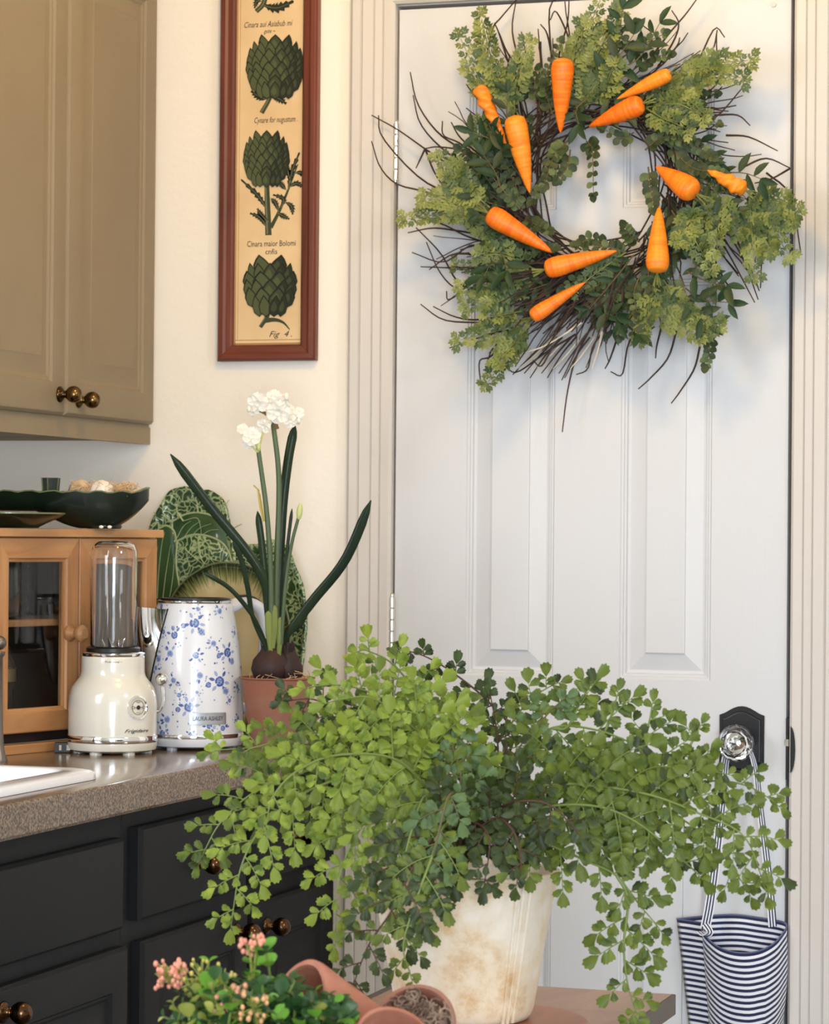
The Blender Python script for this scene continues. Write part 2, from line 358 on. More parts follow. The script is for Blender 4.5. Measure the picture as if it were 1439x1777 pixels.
b=MB(); b.box(XL,1.42,YR-.1,YR,0,ZC); b.box(2.83,XR,YR-.1,YR,0,ZC); b.box(1.42,2.83,YR-.1,YR,0,.58); b.box(1.42,2.83,YR-.1,YR,2.12,ZC)
struct('wall_front',b,M['wall'],smooth=False)
# door lining (jamb) behind the slab and the casing round it
b=MB(); b.box(-.022,-.004,.001,.12,0,DT+.006); b.box(DW+.008,DW+.025,.001,.12,0,DT+.006); b.box(-.022,DW+.025,.001,.12,DT+.006,DT+.024)
b.box(-.004,.02,.04,.055,0,DT); b.box(DW-.02,DW+.008,.04,.055,0,DT); b.box(-.004,DW+.008,.04,.055,DT-.015,DT+.006)
struct('trim_2',b,M['trim'],smooth=False)
b=MB(); b.box(-.02,DW+.022,.1,.118,0,DT+.02); struct('gap_shade_sheet',b,M['gap_shade'],smooth=False)  # dark sheet behind the slab, standing in for the shade in the gap
prof=[(.0,0),(.0,.012),(.004,.016),(.017,.016),(.0185,.0135),(.020,.0165),(.031,.018),(.0325,.0155),(.034,.0185),(.050,.0205),(.052,.0175),(.054,.021),(.066,.022),(.070,.019),(.070,0)]
b=MB(); il,ir,it=-.003,DW+.0075,DT+.0075
rings=[]
for (side) in range(4):
    ring=[]
    for (o_,h) in prof:
        if side==0: p=(il-o_, -h, 0.0)
        elif side==1: p=(il-o_, -h, it+o_)
        elif side==2: p=(ir+o_, -h, it+o_)
        else: p=(ir+o_, -h, 0.0)
        ring.append(p)
    rings.append(ring)
b.rings(rings, False); struct('trim_1',b,M['trim'],smooth=False)
b=MB(); b.box(DW+.09,XR,-.014,0,0,.1); struct('baseboard_back',b,M['trim'],smooth=False,bevel=.003)
# ---- door slab with six moulded panels
door=thing('door_1','off-white six-panel interior door hung with the wreath','door',(DW/2,0,.006),kind='structure')
del door['category']
s_,pw_=.1142,.1393
cols=[(s_,s_+pw_),(DW-s_-pw_,DW-s_)]
pz=[(.235,at(1100,1462,1,0).z),(1.0056,at(900,490,1,0).z),(at(900,366,1,0).z,at(850,142,1,0).z)]
b=MB()
xs=[0,cols[0][0],cols[0][1],cols[1][0],cols[1][1],DW]; zs=[.006]+[v for p in pz for v in p]+[DT]
for i in range(5):
    for j in range(len(zs)-1):
        if i in (1,3) and j in (1,3,5): continue
        b.poly([(xs[i],0,zs[j]),(xs[i+1],0,zs[j]),(xs[i+1],0,zs[j+1]),(xs[i],0,zs[j+1])])
for (p0,p1) in (((0,0),(0,.035)),((DW,.035),(DW,0))):
    b.poly([(p0[0],p0[1],.006),(p1[0],p1[1],.006),(p1[0],p1[1],DT),(p0[0],p0[1],DT)][::-1])
b.poly([(0,0,DT),(DW,0,DT),(DW,.035,DT),(0,.035,DT)]); b.poly([(0,.035,.006),(0,.035,DT),(DW,.035,DT),(DW,.035,.006)])
b.build('door_slab',M['door'],door,smooth=False)
PP=[(0,0),(.0015,.0022),(.0045,.0022),(.0055,.0048),(.0085,.0048),(.0098,.0088),(.0135,.0092),(.0145,.0092),(.0395,.0032),(.0400,.0008),(.0412,.0004)]
for (x0,x1) in cols:
    for (z0,z1) in pz:
        b=MB(); R=[]
        for i_,y_ in PP: R.append([(x0+i_,y_,z0+i_),(x1-i_,y_,z0+i_),(x1-i_,y_,z1-i_),(x0+i_,y_,z1-i_)])
        b.rings(R,True,False,True); b.build('panel',M['door'],door,smooth=False)
# hinges
for zc_ in (1.809,1.080):
    h=MB(); n=5
    for k in range(n):
        z0=zc_-.0445+k*.089/n; h.lathe([(.0045,z0+.0005),(.0058,z0+.0012),(.0058,z0+.0165),(.0045,z0+.0173)],(-.0015,-.0085,0),14)
    h.ball((-.0015,-.0085,zc_+.0455),.0045,10,6); h.ball((-.0015,-.0085,zc_-.0455),.0045,10,6)
    h.box(-.0035,.0005,-.008,-.0005,zc_-.0435,zc_+.0435)
    h.build('hinge',M['steel'],door,label='polished steel hinge')
# lock: back plate, crystal knob, strike plate
kc=at(1288,1285,1,0)
def plate_outline(s,n=10):
    W_,H_=.0335*s,.0375*s; pts=[]
    top=[(-W_,H_)]+[(-W_*(.94-1.88*t), H_+.0135*s*max(0,math.sin(PI*t))**1.25) for t in [i/n for i in range(1,n)]]+[(W_,H_)]
    pts=top+[(-x,-z) for x,z in top]
    return pts
b=MB(); R=[]
for s,y in ((1,-.0002),(1,-.003),(.97,-.0042),(.86,-.0042),(.84,-.0062),(.8,-.0066)):
    R.append([(kc.x+x,y,kc.z+z) for x,z in plate_outline(s)][::-1])
b.rings(R,True,False,True); b.build('back_plate',M['blackmetal'],door,smooth=False,label='black iron back plate with arched ends')
kb=Vector((kc.x,-.058,kc.z-.001))
def knobring(r,y,n=12,ph=0): return [(kc.x+r*math.cos(2*PI*k/n+ph),y,kb.z+r*math.sin(2*PI*k/n+ph)) for k in range(n)]
b=MB(); b.rings([knobring(.012,-.006,20),knobring(.012,-.016,20),knobring(.009,-.02,20),knobring(.009,-.034,20)],True,False,True)
b.build('knob_shank',M['blackmetal'],door)
b=MB(); b.rings([knobring(.010,-.030),knobring(.020,-.034,ph=.2),knobring(.0275,-.044),knobring(.0268,-.052,ph=.26),knobring(.021,-.060),knobring(.0185,-.0605),knobring(.0165,-.0585,ph=.26),knobring(.010,-.0588),knobring(.004,-.0565,ph=.26)],True,True,True)
b.build('crystal_knob',M['crystal'],door,smooth=False,label='faceted clear crystal door knob')
b=MB(); b.rings([knobring(.0172,-.0365,24),knobring(.017,-.0372,24)],True,True,True); b.build('knob_foil',M['chrome'],door,smooth=False)
b=MB(); b.box(DW+.0005,DW+.0075,-.004,.03,kc.z-.055,kc.z+.035)
R=[]
for k in range(9):
    t=PI*k/8-PI/2; R.append([(DW+.004,-.0035+.0,kc.z-.01+.034*math.sin(t)),(DW+.010+.007*math.cos(t),-.0145,kc.z-.01+.034*math.sin(t)),(DW+.010+.007*math.cos(t),-.0185,kc.z-.01+.034*math.sin(t))])
b.rings(R,False); b.face([b.a(r_[2]) for r_ in R]); b.build('strike_plate',M['blackmetal'],door,label='black strike plate in the door gap')
b=MB(); b.box(DW-.001,DW+.005,-.0055,-.003,kc.z-.006,kc.z+.004); b.build('latch_bolt',M['chrome'],door,label='bright latch bolt')
b=MB(); p=at(1343,8,1,0); b.rings([[(p.x+.004*math.cos(t*.6283),y,p.z+.004*math.sin(t*.6283)) for t in range(10)][::-1] for y in (0.0005,-.0025)],True,False,True)
tag(b.build('wall_screw',M['trim']),'tiny painted screw head near the door\'s top right corner','screw')
# ================================================================== CABINETS
def raised_panel(b, X, y0,y1,z0,z1, prof):    # on a face looking to +X
    R=[[(X+dx,y0+i,z0+i),(X+dx,y1-i,z0+i),(X+dx,y1-i,z1-i),(X+dx,y0+i,z1-i)] for i,dx in prof]
    b.rings(R,True,False,True)
def cab_door(parent, name, X, th, y0,y1,z0,z1, m, fr, panel=True):
    b=MB(); e=.004
    R=[[(X-th,y0,z0),(X-th,y1,z0),(X-th,y1,z1),(X-th,y0,z1)],[(X-.006,y0,z0),(X-.006,y1,z0),(X-.006,y1,z1),(X-.006,y0,z1)],
       [(X-.001,y0+e,z0+e),(X-.001,y1-e,z0+e),(X-.001,y1-e,z1-e),(X-.001,y0+e,z1-e)],[(X,y0+e*1.6,z0+e*1.6),(X,y1-e*1.6,z0+e*1.6),(X,y1-e*1.6,z1-e*1.6),(X,y0+e*1.6,z1-e*1.6)]]
    if panel:
        for i,dx in ((fr,0),(fr+.003,-.0035),(fr+.006,-.0035),(fr+.010,-.006),(fr+.014,-.006),(fr+.034,-.0015),(fr+.037,0)):
            R.append([(X+dx,y0+i,z0+i),(X+dx,y1-i,z0+i),(X+dx,y1-i,z1-i),(X+dx,y0+i,z1-i)])
    b.rings(R,True,True,True)
    return b.build(name,m,parent,smooth=True,angle=25)
def ball_knob(parent, X, y, z, r, m):
    b=MB(); b.M=Matrix.Translation((X,y,z))@Matrix.Rotation(PI/2,4,'Y')
    b.lathe([(r*.95,0),(r*.95,.002),(r*.72,.0045),(r*.42,.007),(r*.42,.012)],(0,0,0),20)
    b.lathe([(r*.42,.010),(r*.5,.011)]+[(r*math.sin(a),.012+r*.85-r*math.cos(a)) for a in [.5+i*(PI-.5)/12 for i in range(13)]],(0,0,0),24,False,True)
    return b.build('knob',m,parent,angle=60)
# upper cabinet
XU=-.399
up=thing('wall_cabinet','taupe painted wall cabinet with two raised-panel doors above the worktop','cabinet',(XU-.16,-.5,1.36))
b=MB(); b.box(XL+.001,XU-.022,-1.24,-.004,1.372,2.30); b.box(XU-.03,XU-.013,-1.24,-.003,1.36,2.30); b.box(XL+.02,XU-.03,-.018,-.003,1.366,1.375); b.build('body',M['taupe'],up,smooth=False,bevel=.001)
b=MB(); b.box(XU-.0135,XU-.011,-1.24,-.0035,1.3595,1.386); b.build('bottom_rail',M['taupe'],up,smooth=False)
ztop=at(256,8,0,XU).z+.052
ud=[(-.337,-.012,'r'),(-.668,-.341,'l'),(-1.005,-.672,'x')]
for y0,y1,k in ud:
    dd=cab_door(up,'door',XU,.018,y0,y1,1.391,ztop,M['taupe'],.046)
    if k=='r': ball_knob(dd,XU,-.297,1.4155,.0125,M['bronze'])
    if k=='l': ball_knob(dd,XU,-.362,1.4205,.0125,M['bronze'])
# base cabinets
XB=-.089; ZT=.9057
def base_cab(name,label,y0,y1):
    t=thing(name,label,'cabinet',(-.36,(y0+y1)/2,0))
    b=MB(); b.box(XL+.004,XB-.018,y0,y1,.1,ZT-.042); b.box(XL+.004,XB-.09,y0,y1,0,.1); b.build('body',M['black'],t,smooth=False,bevel=.001)
    return t
sc_=base_cab('sink_cabinet','charcoal base cabinet with plain false drawer front under the white sink',-1.70,-.7835)
cab_door(sc_,'drawer_front',XB,.018,-1.22,-.810,.7125,.829,M['black'],0,False)
cab_door(sc_,'drawer_front',XB,.018,-1.66,-1.25,.7125,.829,M['black'],0,False)
d1=cab_door(sc_,'door',XB,.018,-1.22,-.794,.13,.689,M['black'],.052)
k1=at(5,1756,0,XB); ball_knob(d1,XB,k1.y,k1.z,.0135,M['bronze_dark'])
cab_door(sc_,'door',XB,.018,-1.66,-1.25,.13,.689,M['black'],.052)
bc_=base_cab('base_cabinet','charcoal base cabinet with drawer and paired doors beside the fern, next to the door',-.7825,-.003)
for y0,y1 in ((-.757,-.383),(-.352,-.014)):
    dd=cab_door(bc_,'drawer',XB,.018,y0,y1,.716,.8375,M['black'],0,False); 
    ball_knob(dd,XB,-.569 if y0<-.5 else -.183,.770,.0135,M['bronze_dark'])
for y0,y1,ky,kz in ((-.748,-.376,-.424,.659),(-.350,-.014,-.307,.652)):
    dd=cab_door(bc_,'door',XB,.018,y0,y1,.13,.688,M['black'],.052); ball_knob(dd,XB,ky,kz,.0135,M['bronze_dark'])
# worktop (with a hole for the sink) and sink
XC=-.069
SX0,SX1,SY0,SY1=-.60,-.112,-1.68,-.812
R_=[]
for y in (-2.6,-.002):
    R_.append([(XL+.002,y,ZT-.042),(XL+.002,y,ZT)]+[])
b=MB()
b.box(XL+.002,SX0+.02,-2.6,-.002,ZT-.042,ZT); b.box(SX0+.02,SX1-.02,SY1-.02,-.002,ZT-.042,ZT); b.box(SX0+.02,SX1-.02,-2.6,SY0+.02,ZT-.042,ZT)
e_=[(SX1-.02,ZT),(XC-.007,ZT),(XC-.003,ZT-.0012),(XC-.0005,ZT-.004),(XC,ZT-.008),(XC,ZT-.038),(XC-.003,ZT-.042),(SX1-.02,ZT-.042)]
b.rings([[(x,y,z) for x,z in e_] for y in (-2.6,-.002)],True,True,True)
tag(b.build('worktop',M['ctop'],smooth=True,angle=30),'speckled brown worktop with rolled front edge along the left wall','worktop')
def rrect(x0,x1,y0,y1,r,n=6):
    P=[]
    for cx,cy,a in ((x1-r,y1-r,0),(x0+r,y1-r,PI/2),(x0+r,y0+r,PI),(x1-r,y0+r,1.5*PI)):
        for k in range(n+1): t=a+PI/2*k/n; P.append((cx+r*math.cos(t),cy+r*math.sin(t)))
    return P
b=MB(); R=[]
for i,z,r in ((0,.0005,.05),(.0,.007,.05),(.004,.0105,.05),(.012,.012,.046),(.034,.012,.04),(.040,.009,.036),(.046,-.02,.05),(.056,-.16,.06),(.085,-.18,.06)):
    R.append([(x,y,ZT+z) for x,y in rrect(SX0+i,SX1-i,SY0+i,SY1-i,r)])
b.rings(R,True,False,True); tag(b.build('sink',M['sink'],angle=50),'white drop-in sink rim set into the brown worktop','sink')
# grey stand at left edge
P=pd(-3,1322,3.80); P.z=ZT
b=MB(); b.lathe([(.0125,.0),(.0125,.004),(.0098,.010),(.0075,.022),(.006,.05),(.0052,.07),(.0052,.142),(.008,.146),(.008,.15)],P,20); b.ball((P.x,P.y,P.z+.162),.0098,16,10)
tag(b.build('metal_stand',mat('pewter',srgb(120,112,106),.35,.9)),'grey metal stand with ball finial, cut off at the left edge of the worktop','stand')
# ================================================================== FRAMED PRINT
pr=thing('framed_print','tall narrow botanical print of artichokes in a dark red wooden frame','picture',(-.21,-.01,1.49))
x0,x1,z0,z1=-.2925,-.129,1.4895,2.36; fw=.0255
def fprof(): return [(0,0),(0,-.014),(.003,-.018),(.010,-.018),(.014,-.0155),(.0225,-.015),(fw,-.012),(fw,-.004)]
def framebar(p0,p1,d_in,m):
    b=MB(); p0=Vector(p0);p1=Vector(p1);al=(p1-p0).normalized()
    R=[]
    for end,sg in ((p0,1),(p1,-1)):
        R.append([end+Vector(d_in)*o_+al*(sg*o_)+Vector((0,y,0)) for o_,y in fprof()])
    b.rings(R,True,True,True); b.build('frame_bar',m,pr,smooth=False,bevel=.0006)
framebar((x0,0,z0),(x0,0,z1),(1,0,0),M['mahog']); framebar((x1,0,z0),(x1,0,z1),(-1,0,0),M['mahog'])
framebar((x0,0,z0),(x1,0,z0),(0,0,1),M['mahog_h']); framebar((x0,0,z1),(x1,0,z1),(0,0,-1),M['mahog_h'])
b=MB(); b.box(x0+.02,x1-.02,-.0075,-.004,z0+.02,z1-.02); b.build('paper',M['paper'],pr,smooth=False)
b=MB()
for q in ((x0+.0262,x0+.0278,z0+.026,z1-.026),(x0+.0312,x0+.0318,z0+.035,z1-.026),(x0+.0262,x1-.0262,z0+.0262,z0+.0285),(x0+.0262,x1-.0262,z0+.0325,z0+.0336)):
    b.box(q[0],q[1],-.0078,-.0074,q[2],q[3])
b.build('border_lines',mat('border_ink',srgb(176,130,84),.8),pr,smooth=False)
PY=-.0079
AG=[mat('artichoke_ink_%s'%n,c,.8) for n,c in (('a',srgb(58,66,42)),('b',srgb(78,86,54)),('c',srgb(36,42,28)),('d',srgb(24,28,20)),('e',srgb(112,114,84)))]
def pp(x,y,lay=0): q=at(x,y,1,PY); return Vector((q.x,PY-.00004*lay,q.z))
def ink_poly(b,pts,lay,m): b.m=m; b.poly([pp(x,y,lay) for x,y in pts][::-1])
def artichoke(cx,cy,rx,ry,style,seed):
    R2=random.Random(seed); b=MB(); lay=1
    ink_poly(b,[(cx+rx*.97*math.cos(t*.3142),cy+ry*.97*math.sin(t*.3142)) for t in range(20)],1,3)
    rows=8 if style==0 else 6
    for j in range(rows):
        v=-.92+1.75*j/(rows-1); half=math.sqrt(max(.05,1-(v*.93)**2))
        n=max(2,round((6 if style==0 else 4.4)*half)+ (j%2))
        for k in range(n):
            u=((k+.5)/n*2-1)*.98+(0); uu=math.sin(u*1.45)/math.sin(1.45)
            px=cx+rx*uu*half; py=cy+ry*v*.93
            w=rx*half*1.28/n*(1-.35*abs(uu))*(1.35 if style==0 else 1.5); h=ry*(.30 if style==0 else .42)
            lean=uu*.5; lay+=1
            def loc(a,c_): return (px+a*w+c_*lean*w*1.1, py-c_*h)
            outer=[loc(-.95,-.55),(loc(-1.05,.15)),loc(-.55,.75),loc(0,1.2),loc(.55,.75),loc(1.05,.15),loc(.95,-.55),loc(0,-.95)]
            ink_poly(b,outer,lay,3)
            inner=[(px+(x-px)*.84,py+(y-py)*.86+.4) for x,y in outer]
            sh=uu+.25*R2.random(); mi = 1 if sh<-.05 else (0 if sh<.5 else 2)
            ink_poly(b,inner,lay+.4,mi)
            core=[(px+(x-px)*.45-w*.18,py+(y-py)*.5) for x,y in outer]
            ink_poly(b,core,lay+.7,(1 if mi!=2 else 0))
    return b
def strip(b,pts,w0,w1,lay,m):
    P=[Vector((p[0],p[1],0)) for p in pts]; P=cat(P,14); L=[];Rr=[]
    for i,p in enumerate(P):
        t=(P[min(i+1,13)]-P[max(i-1,0)]).normalized(); n_=Vector((-t.y,t.x,0)); w=(w0+(w1-w0)*i/13)/2
        L.append(p+n_*w); Rr.append(p-n_*w)
    b.m=m
    ids=[[b.a(pp(p.x,p.y,lay)) for p in side] for side in (L,Rr)]
    for i in range(13): b.face((ids[0][i],ids[0][i+1],ids[1][i+1],ids[1][i]))
def thistle(b,pts,wd,lay,m=2):
    P=cat([Vector((p[0],p[1],0)) for p in pts],15); L=[];Rr=[]
    for i,p in enumerate(P):
        t=(P[min(i+1,14)]-P[max(i-1,0)]).normalized(); n_=Vector((-t.y,t.x,0)); f=math.sin(PI*min(.97,(i+.6)/15))
        w=wd*f*(1 if i%2 else .5); L.append(p+n_*w+t*(3 if i%2 else 0)); Rr.append(p-n_*w+t*(3 if i%2 else 0))
    b.m=m; ids=[[b.a(pp(q.x,q.y,lay)) for q in s] for s in (L,P,Rr)]
    for i in range(14):
        b.face((ids[0][i],ids[0][i+1],ids[1][i+1],ids[1][i])); b.face((ids[1][i],ids[1][i+1],ids[2][i+1],ids[2][i]))
    strip(b,[(p.x,p.y) for p in P[::4]],1.4,.6,lay+1,4)
a1=artichoke(478,120,45,50,0,1); strip(a1,[(472,160),(466,175),(454,196)],7,8,0,0); strip(a1,[(470,162),(464,176),(453,195)],2,2,.6,4)
thistle(a1,[(464,172),(450,168),(436,158)],8,.5); thistle(a1,[(468,166),(482,170),(497,180)],8,.5)
a1.build('artichoke_drawing',AG,pr,smooth=False)
a2=artichoke(463,279,36,44,0,2); strip(a2,[(463,315),(464,350),(466,408)],8,11,0,0); strip(a2,[(461,320),(462,350),(464,406)],2.4,3,.6,4)
strip(a2,[(470,395),(484,368),(500,330),(517,285)],7,2,.2,0)
for q in ([(462,362),(448,340),(418,311)],[(463,395),(452,378),(434,370)],[(466,385),(455,375),(447,362)],[(500,330),(506,300),(520,264)],[(502,325),(515,318),(527,326)],[(484,368),(478,352),(471,345)],[(488,360),(492,345),(474,338)],[(494,350),(506,358),(508,372)],[(482,370),(490,374),(502,380)],[(497,330),(490,322),(484,313)],[(505,318),(500,298),(499,286)],[(511,300),(522,300),(526,305)]):
    thistle(a2,q,6,.7)
a2.build('artichoke_drawing',AG,pr,smooth=False)
a3=artichoke(469,500,39,43,1,3); strip(a3,[(466,535),(463,550),(452,568)],10,6,0,0); strip(a3,[(460,556),(478,555),(492,560),(503,572)],9,1.5,.2,0); strip(a3,[(462,540),(459,552),(450,566)],2.4,2,.6,4)
a3.build('artichoke_drawing',AG,pr,smooth=False)
a0=MB(); strip(a0,[(462,-20),(458,5),(445,20)],9,8,1,0); thistle(a0,[(456,8),(480,14),(510,2)],10,1); thistle(a0,[(455,2),(446,2),(442,14)],6,1); strip(a0,[(462,-8),(456,8),(446,19)],2.4,2,1.6,4); a0.build('leaf_drawing',AG,pr,smooth=False)
for s,x,y,sz,sh,wid in (('Cinara aui Asiabub mi',466,42,.0125,.35,90),('gute ~',468,54,.009,.35,22),('Cynare for nugustum .',479,208,.0125,.3,80),('Cinara maior Bolomi',471,423,.0125,0,90),('cnfis',471,437,.0115,0,22),('Fig  4 .',487,580,.0125,.4,42)):
    b=MB(); v,f=textmesh(s,sz,sh); xa=min(p.x for p in v); xb=max(p.x for p in v); k=(wid/1110*1.0)/(xb-xa); q=pp(x,y,3)
    b.add([(q.x+(p.x-(xa+xb)/2)*k,q.y,q.z+p.y*1.05) for p in v],f)
    b.build('caption_lettering',M['ink'],pr,smooth=False)
# ================================================================== WORKTOP OBJECTS
# ---- pine hutch
HA=math.radians(15); HL=Vector((-.397,-.566,ZT)); hu=Vector((math.sin(HA),math.cos(HA),0)); hn=Vector((math.cos(HA),-math.sin(HA),0))
HW=.362; HD=.155; HH=.318
HM=Matrix(((hu.x,-hn.x,0,HL.x),(hu.y,-hn.y,0,HL.y),(0,0,1,HL.z),(0,0,0,1)))   # local x along front, y inward
hut=thing('display_hutch','small honey pine hutch with glass doors standing on the worktop','cabinet',tuple(HM@Vector((HW/2,HD/2,0))))
def hp(name,boxes,m,parent=hut,bevel=.0012,lab=None):
    b=MB(); b.M=HM
    for q in boxes: b.box(*q)
    return b.build(name,m,parent,smooth=False,bevel=bevel,label=lab)
z0h,z1h=.029,HH-.012
hp('top_board',[(-.008,HW+.004,-.008,HD,z1h,HH)],M['pineh'])
hp('plinth',[(0.012,HW-.01,-.004,.012,0,.0135),(.012,.03,.0,HD-.01,0,.0135),(HW-.03,HW-.01,0,HD-.01,0,.0135)],M['pineh'])
hp('base_board',[(0,HW,.022,HD,.0135,z0h+.006)],M['hutch_dark'])  # recessed floor board; its dark colour stands in for the shadow gap above the plinth
hp('side_panel',[(0,.012,.014,HD,z0h,z1h)],M['pine']); hp('side_panel',[(HW-.012,HW,.014,HD,z0h,z1h)],M['pine'])
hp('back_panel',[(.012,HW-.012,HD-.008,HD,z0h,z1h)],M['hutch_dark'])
hp('shelf',[(.012,HW-.012,.022,HD-.008,.178,.188)],M['pineh'])
def mitre_door(xa,xb):
    fwd=.030; za,zb=z0h,z1h-.001
    R=[]
    b=MB(); b.M=HM
    for i,y in ((0,.013),(0,.0015),(.0015,0),(fwd-.005,0),(fwd-.003,.003),(fwd,.004),(fwd,.013)):
        R.append([(xa+i,y,za+i*1.15),(xb-i,y,za+i*1.15),(xb-i,y,zb-i*1.15),(xa+i,y,zb-i*1.15)])
    R.append(R[0]); b.m=0; b.rings([[(p[0],p[1],p[2]) for p in r][::-1] for r in R])
    # horizontals get the horizontal grain: faces alternate sides
    for k,f in enumerate(b.f): b.mi[k] = 1 if k%4 in (1,3) else 0
    if True: b.mi=[1 if k%4 in (0,2) else 0 for k in range(len(b.f))]
    d=b.build('door',[M['pine'],M['pineh']],hut,smooth=False)
    g=MB(); g.M=HM; g.box(xa+fwd-.002,xb-fwd+.002,.007,.009,za+fwd,zb-fwd); g.build('glass_pane',M['pane'],d,smooth=False)
    return d
xm=HW*.497
dl=mitre_door(.001,xm-.0008); dr=mitre_door(xm+.0008,HW-.001)
b=MB(); b.M=HM@Matrix.Translation((xm-.020,0,.168))@Matrix.Rotation(PI/2,4,'X')
b.lathe([(.0125,-.001),(.0125,.002),(.008,.006),(.0065,.011),(.0085,.014),(.0125,.02),(.0125,.024),(.0075,.0285)],(0,0,0),20); b.build('knob',M['pine'],dl,label='turned pine knob')
# jars inside the hutch
def jar(x,y,z,r,h,lab,metal=False,group=None):
    p=HM@Vector((x,y,z)); t=thing('glass_jar',lab,'jar',tuple(p),group)
    b=MB(); b.lathe([(r*.96,0),(r,.006),(r,h*.78),(r*.8,h*.9),(r*.8,h),(r*.74,h),(r*.74,h*.9),(r*.92,h*.77),(r*.92,.006),(r*.88,.004)],p,24); b.build('glass',M['glass'],t)
    if metal:
        b=MB(); b.lathe([(r*1.03,h*.56),(r*1.03,h*.72)],p,24,False,False); b.build('band',mat('jar_brass_band',srgb(196,184,150),.3,.9),t)
jar(.080,.075,.1882,.040,.108,'tall clear glass jar behind the hutch\'s left pane, on the shelf')
jar(.070,.070,z0h+.0062,.034,.115,'metal-banded jar on the floor of the hutch behind the left pane',True)
jar(.27,.080,.1882,.038,.104,'clear glass jar on the hutch shelf behind the right pane')
# plug and cord by the blender
P=at(98,1306,2,ZT)
b=MB(); b.M=Matrix.Translation((P.x,P.y,P.z))@Matrix.Rotation(.35,4,'Z'); b.box(-.002,.020,-.008,.008,.001,.0145); b.box(.006,.0085,-.0083,-.0078,.004,.012); b.box(.016,.0195,-.0083,-.0078,.005,.010)
b.m=0; b.M=None
b.tube(cat([(P.x+.018,P.y+.006,P.z+.007),(P.x+.022,P.y+.045,P.z+.004),(P.x+.022,P.y+.08,P.z+.004),(P.x+.034,P.y+.105,P.z+.004)],14),.003,8)
o=b.build('plug',M['black_rub'],bevel=.001); tag(o,'small black plug lying on the worktop left of the cream blender','plug')
for xx,w_ in ((.0045,.0035),(.015,.005)):
    c=MB(); c.M=Matrix.Translation((P.x,P.y,P.z))@Matrix.Rotation(.35,4,'Z'); c.box(xx,xx+w_,-.0092,-.0084,.004,.0115); pr2=c.build('prong',M['chrome'],o,smooth=False,label='bright metal contact')
# ---- blender appliance
BC=pd(195,1305,3.985); BC.z=ZT
bl=thing('blender_machine','cream retro personal blender with chrome bands and clear upturned cup','blender',tuple(BC))
vd=(CAM-BC); BA=math.atan2(vd.y,vd.x)
for a_ in (.5,1.7,-.5,-1.7): b=MB(); b.lathe([(.009,.0),(.009,.004)],(BC.x+.048*math.cos(BA+a_),BC.y+.048*math.sin(BA+a_),BC.z),12); b.build('foot',M['white_enamel'],bl)
b=MB(); b.lathe([(.055,.003),(.062,.006),(.0635,.012),(.0635,.0165)],BC,48); b.build('base_ring',M['white_enamel'],bl)
b=MB(); b.lathe([(.0636,.0165),(.0642,.0175),(.0642,.0255),(.0636,.0265)],BC,48); b.build('chrome_band',M['chrome'],bl)
bp_=[(.0628,.0265),(.0630,.03),(.0628,.07),(.0615,.082),(.0578,.094),(.051,.103),(.0468,.1085),(.0452,.114),(.0448,.122),(.0448,.135),(.0442,.1375)]
b=MB(); b.lathe(bp_,BC,56); b.build('housing',M['white_enamel'],bl,angle=80)
b=MB(); b.lathe([(.0440,.1375),(.0447,.1385),(.0447,.1420),(.0430,.1435),(.039,.1440)],BC,48); b.build('collar',M['chrome'],bl)
b=MB(); b.lathe([(.0385,.1440),(.0385,.149),(.035,.1515)],BC,40); b.build('blade_seat',M['black_rub'],bl)
b=MB(); z_=.1515
b.lathe([(.0325,z_),(.0335,z_+.003),(.0335,z_+.125),(.0325,z_+.137),(.029,z_+.145),(.022,z_+.149),(.0,z_+.150)],BC,48,False,False)
b.lathe([(.0,z_+.1475),(.0215,z_+.1465),(.0275,z_+.143),(.0305,z_+.136),(.0315,z_+.125),(.0315,z_+.003),(.0325,z_)],BC,48,False,False)
b.build('cup',M['glass'],bl,angle=80,label='clear upturned blending cup')
b=MB()
for a_ in (0,PI/2,PI,1.5*PI): 
    b.tube([(BC.x,BC.y,BC.z+.153),(BC.x+.012*math.cos(a_),BC.y+.012*math.sin(a_),BC.z+.157),(BC.x+.018*math.cos(a_),BC.y+.018*math.sin(a_),BC.z+.166)],[.003,.003,.0008],6,flat=.4)
b.build('blade',M['chrome'],bl)
def wrapped(mb,verts,faces,C,A0,rfun,z0,lift):    # wrap flat art (x right, y up) on a lathe surface
    mb.add([(lambda r:(C[0]+r*math.cos(A0+p.x/r),C[1]+r*math.sin(A0+p.x/r),C[2]+z0+p.y))(rfun(z0+p.y)+lift) for p in verts],faces)
def rf(prof):
    def f(z):
        for (r0,z0),(r1,z1) in zip(prof,prof[1:]):
            if z0<=z<=z1: return r0+(r1-r0)*(z-z0)/max(z1-z0,1e-9)
        return prof[0][0] if z<prof[0][1] else prof[-1][0]
    return f
br=rf(bp_)
def ringart(r0,r1,n=28):
    v=[Vector((r*math.cos(2*PI*k/n),r*math.sin(2*PI*k/n),0)) for r in (r0,r1) for k in range(n)]
    return v,[(k,(k+1)%n,n+(k+1)%n,n+k) for k in range(n)]
def discart(r,n=20,cx=0,cy=0): return [Vector((cx+r*math.cos(2*PI*k/n),cy+r*math.sin(2*PI*k/n),0)) for k in range(n)],[tuple(range(n))]
DA=BA+.60; dz=.0675
b=MB()
for r0,r1,l0,l1 in ((.0145,.0165,.0022,.0022),(.0165,.0172,.0022,.0),(.0137,.0145,.0004,.0022)):
    v,f=ringart(r0,r1); n=len(v)//2
    b.add([(lambda r,p:(BC.x+r*math.cos(DA+p.x/.063),BC.y+r*math.sin(DA+p.x/.063),BC.z+dz+p.y))(br(dz+p.y)+(l0 if i<n else l1),p) for i,p in enumerate(v)],f)
